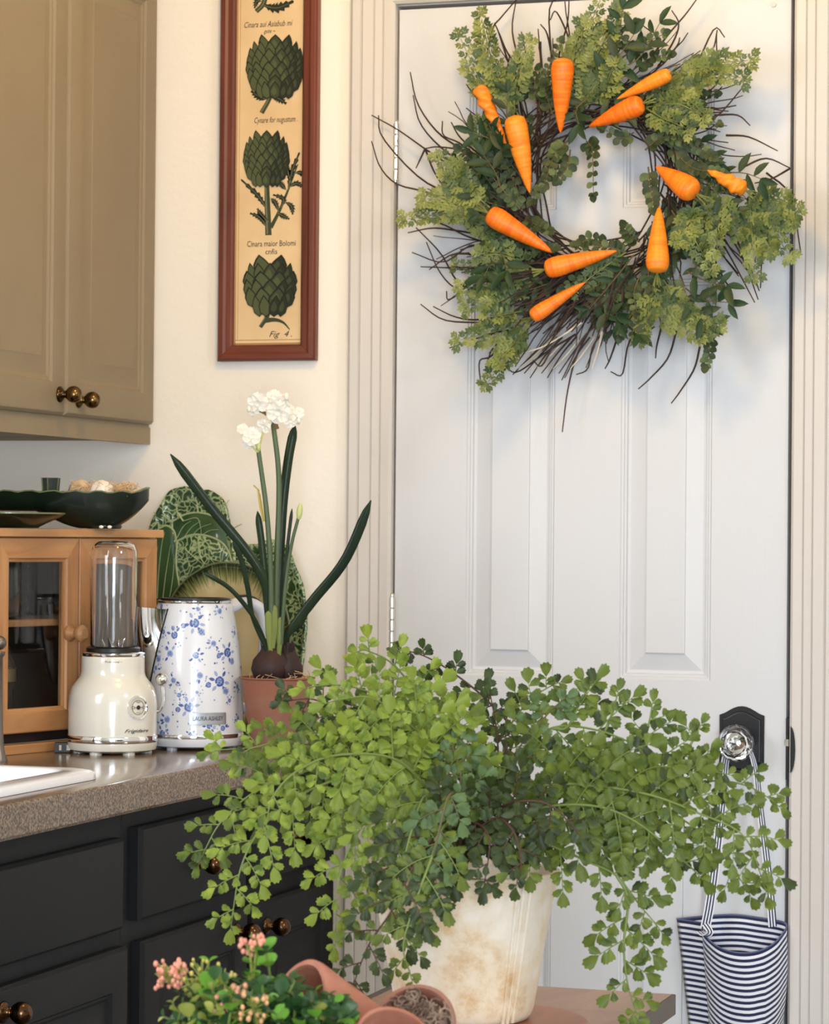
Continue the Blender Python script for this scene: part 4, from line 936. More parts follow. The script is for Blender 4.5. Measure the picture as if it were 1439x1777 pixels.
# ================================================================== LEAF TOOLS
class Leaf:
    def __init__(s, name, v, f, m): 
        s.name=name; s.v=[Vector(p) for p in v]; s.f=f; s.m=m
        b=MB(); b.add(s.v,f); s.me=b.mesh(name,m,angle=180)
class Bin:
    def __init__(s, root, limit, stuffname): s.root=root; s.L=[]; s.limit=limit; s.sn=stuffname
    def put(s, leaf, parent, mtx, size): s.L.append((size/max(.1,(mtx.translation-CAM).dot(_d)), leaf, parent, mtx))
    def finish(s):
        s.L.sort(key=lambda q:-q[0])
        for _,lf,par,mt in s.L[:s.limit]: inst(lf.name, lf.me, par, mt)
        rest=s.L[s.limit:]
        if rest:
            mats=[]; b=MB()
            for _,lf,par,mt in rest:
                if lf.m not in mats: mats.append(lf.m)
                b.m=mats.index(lf.m); b.add(lf.v, lf.f, mt)
            o=b.build(s.sn, mats, s.root, angle=180); o['kind']='stuff'
def fan_leaf(n=8, wid=.52, scal=.05, cup=.14, seed=0):
    R5=random.Random(seed); v=[(0,0,0),(0,.14,0)]; out=[]
    a0=math.radians(40); 
    for k in range(n*2+1):
        a=-a0+2*a0*k/(n*2); r=.90+(.055 if k%2 else -.055)+R5.uniform(-.02,.02); r*= (1-.24*abs(a/a0)**2.4)
        out.append((math.sin(a)*r*wid*1.55, .12+math.cos(a)*r, -cup*(a/a0)**2-.06*r))
    base=len(v); mid=(0,.58,.02); v.append(mid); v+= [(-.26,.36,-.02)]+out+[(.26,.36,-.02)]
    f=[(0,3,1)]; ids=list(range(3,len(v))); f.append((0,1,ids[-1]))
    for p,q in zip(ids,ids[1:]): f.append((2,q,p))
    f.append((1,3,2)); f.append((1,2,ids[-1]))
    g=[]
    for q in f:
        A_,B_,C_=[Vector(v[i]) for i in q[:3]]; g.append(q if (B_-A_).cross(C_-A_).z>0 else tuple(reversed(q)))
    return v,g
def oval_leaf(wid=.36, cup=.12, point=0.0, curl=.1):
    prof_=[(0,.03),(.12,.45),(.35,.92),(.6,1.0),(.82,.72),(.95,.34 if not point else .18),(1.0,.03)]
    v=[];f=[]
    for y,w_ in prof_:
        w2=w_*wid*(1-point*max(0,y-.3)*.7)
        for x in (-1,0,1): v.append((x*w2,y,(cup*abs(x)*w_-curl*y*y)))
    for j in range(len(prof_)-1):
        for k in range(2): a=j*3+k; f.append((a,a+1,a+4,a+3))
    return v,f
def lobed_leaf(seed=0):                      # small carrot-top pinna: lobed blade
    v=[(0,0,0)];f=[]; R5=random.Random(seed); mids=[(0,.3,.0),(0,.6,.0),(0,1.0,-.06)]
    v+=mids
    def lobe_(y,ang,L,s):
        b_=len(v); c,s_=math.cos(ang),math.sin(ang)
        P=[(0,y-.045,0),(s*(L*.55*s_+.05),y+L*.5*c-.08,.02),(s*(L*s_+.06),y+L*c-.04,-.03),(s*L*.98*s_,y+L*c+.07,-.03),(s*L*.5*s_,y+L*.5*c+.10,.02),(0,y+.045,0)]
        v.extend(P); f.append(tuple(range(b_,b_+6)) if s>0 else tuple(range(b_+5,b_-1,-1)))
    for y,L in ((.18,.30),(.42,.36),(.66,.30)):
        for s in (-1,1): lobe_(y,math.radians(52+R5.uniform(-8,8)),L,s)
    b_=len(v); v.extend([(0,0,0),(-.045,.5,.0),(-.12,.88,.02),(0,1.08,-.06),(.12,.88,.02),(.045,.5,.0)]); f.append(tuple(range(b_+5,b_-1,-1)))
    return v,f
# ================================================================== WREATH
WC=Vector((.327,-.052,1.743))
wr=thing('carrot_wreath','twig and greenery wreath with orange carrots hanging on the white door','wreath',tuple(WC))
R6=random.Random(11)
def wp(x,y,off=.06): return at(x,y,1,-off)
b=MB()
for s in range(46):          # wound base ring
    r0=R6.uniform(.098,.150); a0=R6.uniform(0,2*PI); L=R6.uniform(1.2,4.5); ph=R6.uniform(0,6); yo=R6.uniform(.015,.06); P=[]
    n=int(8+L*7)
    for i in range(n):
        a=a0+L*i/(n-1); r=r0+.012*math.sin(3*a+ph); P.append((WC.x+r*math.cos(a),-yo-.012*math.sin(4*a+ph*2),WC.z+r*math.sin(a)))
    b.tube(P,.0013,4)
o=b.build('vine_ring',M['twig'],wr); o['kind']='stuff'
def swirl_twig(a,r0,L,turn,yo,y1,rad=.0013,m='twig',jit=.004):
    # start on the ring at angle a, heads outward and clockwise, bending with turn
    p=Vector((WC.x+r0*math.cos(a),-yo,WC.z+r0*math.sin(a))); rad_=Vector((math.cos(a),0,math.sin(a))); tan=Vector((math.sin(a),0,-math.cos(a)))
    th=R6.uniform(.55,1.15); n=9; P=[p]
    d=(rad_*math.cos(th)+tan*math.sin(th)).normalized()
    for i in range(n):
        ca,sa=math.cos(turn/n),math.sin(turn/n); d=Vector((d.x*ca-d.z*sa,0,d.x*sa+d.z*ca)); p=p+d*(L/n)+Vector((R6.uniform(-jit,jit)*.4,-(y1-yo)/n,R6.uniform(-jit,jit)*.4)); p.y=min(p.y,-.004); P.append(p.copy())
    rad*=1.25; b=MB(); b.tube(P,[rad*(1.15-.6*i/n) for i in range(n+1)],5)
    return b.build('twig',M[m],wr)
def px_twig(pts,yo=.05,w=.0015,m='twig'):
    P=[at(x,y,1,-yo) for x,y in pts]; P=cat(P,max(6,3*len(P))) if len(P)>2 else P
    if P[0].x<.01: 
        for q in P: q.y=min(q.y,-.03)
    b=MB(); n=len(P); b.tube(P,[w*(1.2-.6*i/(n-1)) for i in range(n)],5); b.build('twig',M[m],wr)
twl=[ # hand placed outer twigs, root to tip
 [(800,300),(740,260),(690,225),(645,200)],[(800,345),(730,310),(665,240),(657,200)],[(830,370),(745,335),(690,320),(660,290),(645,245)],[(810,265),(760,230),(725,180),(712,125)],
 [(830,300),(770,260),(730,215),(717,165)],[(840,290),(800,262),(760,255),(738,258)],[(738,258),(722,292)],[(738,258),(752,295),(770,325)],[(850,290),(800,250),(770,235),(768,210)],[(840,275),(800,240),(783,212)],
 [(850,410),(790,400),(750,396),(708,404)],[(870,440),(820,425),(770,455),(715,438)],[(860,460),(800,465),(730,463)],[(850,500),(800,495),(765,440),(722,395)],[(860,470),(820,490),(780,520),(775,505)],
 [(870,430),(810,410),(770,390),(722,375)],[(900,440),(850,445),(790,440),(745,468)],[(880,500),(830,510),(790,500),(762,470),(740,420)],[(880,560),(830,560),(770,555),(730,528)],[(890,545),(830,555),(790,550),(752,532)],[(900,570),(850,580),(780,604)],
 [(870,600),(850,620),(832,628),(836,675)],[(900,580),(860,600),(845,628)],[(940,600),(915,625),(890,650)],[(960,600),(940,635),(925,625)],[(1000,580),(950,610),(900,645),(880,640)],
 [(1030,560),(1000,620),(985,680),(976,750)],[(1040,560),(1010,590),(975,660)],[(1060,560),(1030,600),(1020,640),(1000,650)],[(1080,560),(1060,620),(1050,640)],[(1110,560),(1090,600),(1080,650),(1060,645)],
 [(1175,570),(1160,620),(1130,655),(1108,675)],[(1215,600),(1205,640),(1180,680),(1165,700)],[(1150,560),(1140,600),(1138,622)],
 [(1230,430),(1260,490),(1275,500)],[(1240,400),(1270,450),(1310,525)],[(1260,380),(1300,460),(1318,505)],[(1250,380),(1290,450),(1316,520)],[(1280,370),(1320,400),(1320,500)],
 [(1300,340),(1340,370),(1385,385)],[(1330,300),(1372,340),(1390,438)],[(1290,290),(1330,275),(1372,292)],[(1372,292),(1340,310),(1310,318)],[(1260,235),(1300,238),(1350,262)],[(1240,200),(1280,200),(1302,218)],[(1220,190),(1250,188),(1278,183)],
 [(1180,150),(1210,110),(1240,50),(1258,65)],[(1190,140),(1235,90),(1245,52)],[(1200,150),(1240,120),(1244,60)],[(1130,100),(1160,60),(1190,25),(1212,-5)],[(1140,120),(1170,70),(1178,40),(1166,18)],[(1100,90),(1130,60),(1117,45)],[(1150,110),(1175,80),(1180,65)],
 [(950,180),(940,120),(934,50)],[(960,170),(957,100),(955,10),(990,-8)],[(920,150),(900,100),(889,50),(897,-6)],[(900,160),(878,95),(865,55),(858,40)],[(980,150),(970,100),(985,40),(988,-8)],[(900,120),(880,90),(867,58)],[(960,110),(950,60),(938,42)],[(845,100),(855,50),(870,30),(900,-5)],
 [(940,200),(925,150),(905,55)],[(1000,110),(985,60),(965,20),(955,35)],[(885,170),(880,130),(885,95)],[(1190,210),(1240,205),(1295,145)]]
for i,q in enumerate(twl): px_twig(q, .03+.045*((i*37)%10)/10)
for k in range(10): px_twig([(960+8*k,585),(955+9*k-25,615),(940+10*k-40,640+(k%3)*8)],.04,.0014,'twig' if k%3 else 'twig_pale')
px_twig([(1010,560),(950,598),(912,612)],.075,.0015,'twig_pale'); px_twig([(1045,575),(1040,600),(1028,640)],.07,.0015,'twig_pale')
ntw=len(twl)+12
sect=[(3.05,.55,26),(2.6,.45,20),(2.1,.35,14),(1.6,.4,18),(1.1,.35,18),(.6,.35,12),(.15,.35,14),(5.9,.4,20),(5.45,.25,8),(4.85,.3,24),(4.5,.28,36),(4.2,.2,18),(3.6,.35,22)]
for a,sp,n in sect:
    for k in range(n):
        aa=a+R6.uniform(-sp,sp); swirl_twig(aa,R6.uniform(.10,.15),R6.uniform(.07,.15) if a not in (4.5,4.2,4.85) else R6.uniform(.08,.17),R6.uniform(-.5,.7),R6.uniform(.015,.07),R6.uniform(.02,.08),R6.uniform(.0008,.0014))
for k in range(95):      # the thick brown brush of twigs at the bottom
    aa=R6.uniform(4.2,5.15); swirl_twig(aa,R6.uniform(.12,.155),R6.uniform(.06,.135),R6.uniform(-.45,.25),R6.uniform(.05,.08),R6.uniform(.06,.10),R6.uniform(.0010,.0016))
# leaf stock
WL={}
v,f=lobed_leaf(1); WL['c1']=Leaf('leaf',v,f,M['wl1']); v,f=lobed_leaf(2); WL['c2']=Leaf('leaf',v,f,M['wl4'])
v,f=oval_leaf(.42,.10); WL['e1']=Leaf('leaf',v,f,M['wl2']); WL['e2']=Leaf('leaf',v,f,M['wl4'])
v,f=oval_leaf(.20,.10,.5,.2); WL['p1']=Leaf('leaf',v,f,M['wl3']); WL['p2']=Leaf('leaf',v,f,M['wl2'])
wb=Bin(wr,300,'small_leaves')
def sprig(P, kind, spacing, size, nrm=None, spread=.85):
    """stem through world points P with leaves both sides"""
    n=max(6,int(sum((P[i+1]-P[i]).length for i in range(len(P)-1))/spacing)+2)
    P=cat(P,n); b=MB(); b.tube(P,[.0011*(1.2-.7*i/(n-1)) for i in range(n)],5)
    st=b.build('sprig',M['wl1'] if kind[0]=='c' else M['stemd'],wr)
    nrm=Vector(nrm) if nrm else Vector((RND.uniform(-.45,.45),-1,RND.uniform(-.35,.45)))
    for i in range(1,n):
        t=(P[i]-P[i-1]).normalized(); side=t.cross(nrm).normalized()
        prog=i/(n-1)
        if kind[0]=='c': s0=size*(.55+.75*math.sin(PI*min(1,.15+prog*.85))) if prog<.97 else size
        elif kind[0]=='e': s0=size*(1.05-.45*prog)
        else: s0=size*RND.uniform(.8,1.1)
        for sg in (1,-1):
            if kind[0]=='p' and (i+ (sg>0))%2: continue
            d=t*(.75 if kind[0]=='c' else .55)+side*sg*spread+nrm*RND.uniform(-.15,.35)
            lf=WL[kind[0]+('1' if (RND.random()<.65 or kind[1:]=='1') and kind[1:]!='2' else '2')]
            wb.put(lf,st,fmat(P[i],d,nrm+side*RND.uniform(-.5,.5),s0*RND.uniform(.85,1.15)),s0)
        if i==n-1: wb.put(WL[kind[0]+'1'],st,fmat(P[i],t,nrm,size*.9),size)
def spx(pts,kind,off=.07,spacing=None,size=None,nrm=None):
    k=kind[0]; P=[at(x,y,1,-(off+.012*i)) for i,(x,y) in enumerate(pts)]
    if P[-1].y>-.03: pass
    sprig(P,kind,spacing or {'c':.0118,'e':.011,'p':.016}[k], size or {'c':.0215,'e':.0165,'p':.033}[k], nrm)
# carrot-top sprays
for q in ([(870,185),(835,140),(800,68)],[(875,170),(850,90),(836,32)],[(885,190),(900,130),(914,78)],[(900,200),(870,150),(850,120)],[(1000,180),(1008,90),(1042,0)],[(1010,190),(1030,110),(1070,30)],[(1000,170),(1003,110),(1012,50)],[(1020,180),(1050,150),(1063,118)],
 [(1172,130),(1230,112),(1298,105)],[(1172,132),(1225,125),(1285,135)],[(1122,182),(1170,160),(1205,150)],[(1122,186),(1175,180),(1218,200)],[(1122,188),(1150,205),(1190,222)],
 [(845,372),(780,370),(708,380)],[(850,370),(800,330),(768,278)],[(848,366),(790,350),(742,345)],[(850,360),(805,320),(790,290)],[(940,478),(870,490),(806,500)],[(935,470),(880,445),(838,440)],[(935,490),(870,510),(815,530)],[(930,480),(880,500),(850,515)],
 [(917,556),(860,575),(800,590)],[(918,562),(885,610),(848,662)],[(920,565),(895,590),(870,625)],[(1138,480),(1128,530),(1117,585)],[(1145,482),(1165,545),(1215,575),(1245,565)],[(1150,482),(1180,530),(1215,560)],
 [(1205,348),(1200,400),(1233,462)],[(1210,345),(1240,380),(1245,430)],[(1212,345),(1255,365),(1278,400)],[(1208,350),(1190,390),(1180,415)],[(1302,330),(1340,345),(1382,362)],[(1300,335),(1330,380),(1368,440)],[(1300,338),(1305,400),(1310,472)],[(1298,335),(1345,370),(1372,385)],[(1300,338),(1325,410),(1340,430)],[(905,540),(880,545),(850,548)]):
    spx(q,'c',.07)
# eucalyptus
for q in ([(1018,245),(1028,262),(1030,335)],[(975,250),(955,300),(925,345)],[(985,245),(962,270),(945,320)],[(1125,290),(1130,330),(1135,360)],[(1120,260),(1145,240),(1180,235)],[(1090,440),(1060,430),(1005,425)],[(1150,240),(1200,250),(1235,270)],[(1160,250),(1200,290),(1250,300)],[(1130,225),(1160,235),(1200,245)],[(1100,230),(1080,240),(1050,225)],
 [(900,380),(930,390),(950,400)],[(880,360),(900,340),(880,290)],[(860,330),(830,290),(800,262)],[(900,410),(930,425),(960,430)],[(1100,470),(1080,500),(1060,530)],[(1110,480),(1100,510),(1105,540)],[(1130,450),(1125,490),(1140,500)],[(1090,450),(1060,480),(1030,500)],[(1040,470),(1010,480),(980,500)],[(1060,430),(1030,415),(1010,420)],[(1110,420),(1095,410),(1085,395)],
 [(1160,440),(1200,430),(1240,400)],[(1210,460),(1230,470),(1248,492)],[(1220,560),(1232,600),(1226,632)],[(1180,430),(1215,445),(1235,465)],[(960,200),(950,170),(945,150)],[(1050,70),(1060,50),(1100,40)],[(1080,100),(1110,80),(1150,60)],[(1100,120),(1130,100),(1160,95)],[(990,260),(985,290),(970,310)],[(900,300),(880,260),(860,240)]):
    spx(q,'e',.06)
# pointed leaves
for q in ([(1060,90),(1075,60),(1080,15)],[(1040,150),(1060,120),(1100,60)],[(1020,170),(1000,190),(1005,215)],[(1070,120),(1110,100),(1145,40)],[(880,250),(850,240),(820,230)],[(870,330),(860,300),(840,270)],[(850,300),(870,270),(870,255)],[(1070,500),(1065,530),(1075,560)],[(1060,520),(1050,540),(1070,550)],[(1190,470),(1230,490),(1262,495)],[(1190,500),(1220,520),(1265,525)],[(840,430),(870,440),(880,470)],[(860,440),(850,460),(840,480)],[(1180,480),(1200,530),(1230,560)],[(1100,540),(1090,560),(1110,580)],[(1250,300),(1290,300),(1320,310)],[(1020,210),(1050,200),(1085,190)]):
    spx(q,'p',.075)
R8=random.Random(5)
for k in range(90):      # filling greenery round the ring, swirling clockwise
    a=R8.uniform(0,2*PI); r=R8.uniform(.108,.172)
    p=Vector((WC.x+r*math.cos(a),-R8.uniform(.035,.07),WC.z+r*math.sin(a))); rd=Vector((math.cos(a),0,math.sin(a))); tn=Vector((math.sin(a),0,-math.cos(a)))
    th=R8.uniform(.5,1.4); d=rd*math.cos(th)+tn*math.sin(th); L=R8.uniform(.045,.085)
    if 4.0<a<5.0: L*=.5; r=min(r,.145)
    if 2.35<a<2.75 : L*=.7
    P=[p,p+d*L*.5+Vector((0,-.012,0)),p+d*L+tn*L*.2+Vector((0,-.02,-.004))]
    kk=R8.choice(('e','e','p','c2','e','p')); 
    sprig(P,kk,{'c':.0095,'e':.010,'p':.013}[kk[0]],{'c':.017,'e':.0135,'p':.026}[kk[0]])
wb.finish()
# carrots
def carrot(hx,hy,tx,ty,rpx,off=.105,toff=None,wr_=0,seed=0):
    R9=random.Random(seed); h=at(hx,hy,1,-off); t=at(tx,ty,1,-(toff or off-.02)); r=rpx/1150
    ax=(t-h); L=ax.length; q=Vector((0,0,1)).rotation_difference(ax.normalized()).to_matrix().to_4x4()
    b=MB(); prof_=[(.0,-.10),(.35,-.085),(.72,-.03),(.93,.04),(1.0,.12),(.97,.22),(.9,.34),(.8,.48),(.66,.62),(.5,.76),(.34,.88),(.18,.97),(.05,1.02),(0,1.03)]
    pts=[]; n=60
    for i in range(n+1):
        u=-.10+1.13*i/n
        for (r0,z0),(r1,z1) in zip(prof_,prof_[1:]):
            if z0<=u<=z1+1e-9: rr_=r0+(r1-r0)*(u-z0)/(z1-z0); break
        rr_*=1+.008*math.sin(u*80+R9.random()*1.5)*(1 if .05<u<.95 else 0)+ (wr_*.07*math.sin(u*30+1))
        pts.append((rr_*r,u*L if u>0 else u*r*3))
    b.lathe(pts,(0,0,0),26,wob=(lambda t_,z: 1+wr_*.13*math.sin(3*t_+z*300)+.02*math.sin(2*t_+z*90)))
    me=b.mesh('carrot',M['carrot'],angle=180)
    o=inst('carrot',me,wr,Matrix.Translation(h)@q)
    # green stalk stub at the crown
    s=MB(); s.M=Matrix.Translation(h)@q
    for k in range(5): a=k*1.25; s.tube([(0,0,-r*.25),(.002*math.cos(a),.002*math.sin(a),-r*.6),(.006*math.cos(a),.006*math.sin(a),-r*1.5)],.0009,5)
    s.M=None if False else s.M
    c=MB(); c.v=s.v; c.f=s.f; c.mi=s.mi; c.uv=s.uv; c.build('stalk',M['wl1'],wr)
    return o
for i,q in enumerate(((977,106,973,228,19.5),(893,206,919,332,20),(851,372,957,437,18.5),(950,467,1068,436,17.5),(925,549,1014,491,13.5),(1141,468,1144,360,19.5),(1203,333,1140,290,21),(1111,181,1024,219,18.5),(1160,129,1073,171,13))): carrot(*q,seed=i)
carrot(832,152,879,253,13,.09,.08,1,20); carrot(1291,329,1229,296,13.5,.09,.085,1,21)
# hanger over the door
hg=thing('wreath_hanger','green ribbon hanger over the top of the door holding the wreath','hanger',tuple(at(1070,40,1,-.01)))
p0=at(1069,80,1,-.006); b=MB(); b.box(p0.x-.006,p0.x+.006,-.0025,-.0008,p0.z,DT+.0035); b.box(p0.x-.006,p0.x+.006,-.0025,.034,DT+.0016,DT+.0035); b.build('strap',mat('green_ribbon',srgb(96,112,84),.6),hg,smooth=False,bevel=.0005)
b=MB(); p1=at(1066,30,1,-.008); b.tube([(p1.x,-.006,p1.z+.012),(p1.x,-.008,p1.z-.014)],.0028,8); b.tube(cat([(p1.x,-.008,p1.z-.014),(p1.x,-.02,p1.z-.03),(p1.x,-.035,p1.z-.03),(p1.x,-.04,p1.z-.018)],10),.0018,6); b.build('hook',M['chrome'],hg)
# ================================================================== STRIPED BAG
bgc=at(1262,1700,1,-.06)
bag=thing('striped_bag','navy and white striped cloth bag hung by straps from the crystal knob','bag',(bgc.x,bgc.y,bgc.z-.12))
top=at(1262,1612,1,-.05).z
prof2=[(-.0885,-.012),(-.062,-.020),(-.047,-.024),(-.0455,-.034),(-.036,-.048),(-.012,-.066),(.018,-.072),(.045,-.064),(.064,-.046),(.073,-.028),(.077,-.016),(.068,-.010),(.03,-.0075),(0,-.007),(-.04,-.008)]
zt_=[.005,.004,.002,-.006,-.014,-.026,-.031,-.028,-.018,-.006,.004,.009,.013,.015,.012]
b=MB(); b.hasuv=True
pr3=cat([Vector((x,y,z)) for (x,y),z in zip(prof2+[prof2[0]],zt_+[zt_[0]])],61)[:-1]
R=[]; nl=30
per=[0]
for k in range(len(pr3)): per.append(per[-1]+(pr3[(k+1)%60]-pr3[k]).length)
cx0=bgc.x+.003; rows=[]
for j in range(nl+1):
    u=j/nl; dz_=-u*.27; sx=1-.26*u; row=[]
    for k,p in enumerate(pr3):
        front=max(0,-p.y-.012)/.06; fold=.006*math.sin(p.x*95+1+u*2)*u*front
        x=cx0+p.x*sx+.010*u+ (0.004*math.sin(u*6) if p.x>.05 else 0); y=p.y*(1-.25*u)+fold-.004; 
        sag=-.010*u*front*(1-abs(p.x)/.09)-.02*u*max(0,(p.x-.02)/.06)*front
        row.append(b.a((x,min(y,-.0035),top+p.z+dz_+sag),(per[k],dz_+ p.z*.0 - (0)))) 
    rows.append(row)
for r0,r1 in zip(rows,rows[1:]):
    for k in range(60): b.face((r0[k],r0[(k+1)%60],r1[(k+1)%60],r1[k]))
b.face(rows[-1]); bo=b.build('body',M['stripe'],bag,angle=180)
so=bo.modifiers.new('thickness','SOLIDIFY'); so.thickness=.0012; so.offset=1
b=MB(); b.tube([Vector((cx0+p.x,min(p.y,-.0045)-.004,top+p.z+.0008)) for p in pr3]+[Vector((cx0+pr3[0].x,pr3[0].y-.004,top+pr3[0].z+.0008))],.0013,6); b.build('hem',mat('hem_navy',srgb(88,96,130),.8),bag)
def strap(pts,w0,tw,name='strap'):
    P=cat(pts,24); b=MB(); b.hasuv=True; ids=[]
    for i,p in enumerate(P):
        t=(P[min(i+1,23)]-P[max(i-1,0)]).normalized(); a=tw[0]+(tw[1]-tw[0])*i/23; s=Vector((math.cos(a),math.sin(a)*.8-.001,0)); s=(s-t*s.dot(t)).normalized()
        n_=t.cross(s); r=[]
        for q,(e,g) in enumerate(((-1,0),(0,.0),(1,0),(1,.0012),(0,.0012),(-1,.0012))): r.append(b.a(p+s*(w0*e/2)+n_*g,(w0*(e+1)/2,0)))
        ids.append(r)
    for r0,r1 in zip(ids,ids[1:]):
        for k in range(6): b.face((r0[k],r0[(k+1)%6],r1[(k+1)%6],r1[k]))
    b.build(name,M['stripe2'],bag,angle=50)
kz=kb.z
def ap(x,y,o): return at(x,y,1,-o)
strap([Vector((kb.x-.009,-.030,kz+.005)),ap(1258,1322,.034),ap(1252,1400,.040),ap(1241,1500,.046),ap(1232,1570,.050),ap(1224,1612,.052)],.0145,(1.25,.1))
strap([Vector((kb.x+.009,-.030,kz+.005)),ap(1309,1325,.034),ap(1318,1400,.036),ap(1328,1480,.036),ap(1336,1550,.034),ap(1341,1608,.030)],.0125,(1.35,.5))
b=MB(); b.tube([(kb.x+.0105*math.cos(a),-.0265,kz+.0105*math.sin(a)) for a in [PI*k/10 for k in range(11)]],.0016,6); b.build('strap_loop',M['stripe2'],bag)
strap([ap(1224,1604,.054),ap(1232,1618,.060),ap(1222,1622,.06),ap(1214,1616,.052)],.010,(.3,.8))
# ================================================================== TABLE, BOARD, FERN
TZ2=.70; cr=at(1172,1725,2,TZ2)
tb=thing('wooden_table','wooden table with dark edge carrying the big fern and clay pots','table',(cr.x-.2,cr.y-.45,0))
TX0,TX1,TY0,TY1=at(668,1712,2,TZ2).x,cr.x,cr.y-.98,cr.y
nb=7
for k in range(nb):
    y0=TY0+(TY1-TY0)*k/nb; y1=TY0+(TY1-TY0)*(k+1)/nb
    b=MB(); b.box(TX0+.012,TX1-.004,y0+.0003,y1-.0003,TZ2-.02,TZ2-(.0 if k%2 else .0002)); b.build('plank',M['tabletop'],tb,smooth=False,bevel=.0006)
b=MB(); b.box(TX1-.004,TX1,TY0,TY1,TZ2-.024,TZ2-.0008); b.box(TX0,TX0+.012,TY0,TY1,TZ2-.024,TZ2-.0008); b.box(TX0,TX1,TY1,TY1+.004,TZ2-.024,TZ2-.0008); b.box(TX0,TX1,TY0-.004,TY0,TZ2-.024,TZ2-.0008); b.build('edge_band',M['table_edge'],tb,smooth=False,bevel=.001)
for x in (TX0+.06,TX1-.10):
    for y in (TY0+.06,TY1-.10):
        b=MB(); b.box(x,x+.045,y,y+.045,0,TZ2-.02); b.build('leg',M['table_edge'],tb,smooth=False,bevel=.003)
b=MB(); b.box(TX0+.09,TX1-.12,TY0+.07,TY0+.09,TZ2-.09,TZ2-.02); b.box(TX0+.09,TX1-.12,TY1-.09,TY1-.07,TZ2-.09,TZ2-.02); b.build('apron',M['table_edge'],tb,smooth=False)
FD=2.935; FC=pd(806,1640,FD); FZ=TZ2+.014; FC.z=FZ
b=MB(); b.lathe([(.118,0),(.126,.003),(.127,.008),(.124,.0125),(.115,.0132),(0,.0132)],(FC.x+.008,FC.y-.01,TZ2+.0003),64)
tag(b.build('round_board',M['board'],angle=40),'round wooden board under the fern pot','board')
fe=thing('potted_fern','large maidenhair fern with light green fronds in an aged white clay pot','plant',tuple(FC))
ztop_=at(806,1528,2,0); zrim=(CAM+ray(806,1528)*(FD-.098)).z-FZ
def wpot(t,z): return 1+.006*math.sin(3*t+z*40)+.003*math.sin(7*t)
RT=.0985; RB_=.0705
b=MB(); pf=[]
for i in range(25):
    u=i/24; r=RB_+(RT-RB_)*u; r+=.0015*math.exp(-((u-.86)/.012)**2)
    pf.append((r,zrim*u))
pf=[(.062,0),(.067,.001)]+[(RB_,.006)]+pf[2:]+[(RT+.0008,zrim-.003),(RT-.001,zrim),(RT-.009,zrim),(RT-.012,zrim-.004),(RT-.020,zrim*.80),(0,zrim*.80)]
b.lathe(pf,FC,64,wob=wpot); b.build('pot',M['pot'],fe,angle=60)
b=MB()   # three raised ribs running down the right of the pot
A_=math.atan2((CAM-FC).y,(CAM-FC).x)
for da in (.60,.68,.78):
    b.tube([(FC.x+math.cos(A_+da-.02*i/12)*(RB_+(RT-RB_)*i/12+.0003),FC.y+math.sin(A_+da-.02*i/12)*(RB_+(RT-RB_)*i/12+.0003),FZ+zrim*(i/12)*.93+.003) for i in range(13)],[.0022+.0004*math.sin(i*2.3) for i in range(13)],8)
b.build('raised_rib',M['pot'],fe)
b=MB(); b.lathe([(RT-.014,zrim*.80),(RT-.016,zrim*.86),(RT*.5,zrim*.9),(0,zrim*.9)],FC,40); b.build('soil',M['soil'],fe)
FL={}
for c_,m_ in ((1,'fern1'),(2,'fern2'),(3,'fern3'),(4,'fern4')):
    for s_i in range(3):
        v,f=fan_leaf(4,.50+.05*s_i,.05,.08+.08*s_i,s_i); FL[(c_,s_i)]=Leaf('leaflet',v,f,M[m_])
fb=Bin(fe,300,'small_leaflets')
RF=random.Random(42)
G=Vector((0,0,-1))
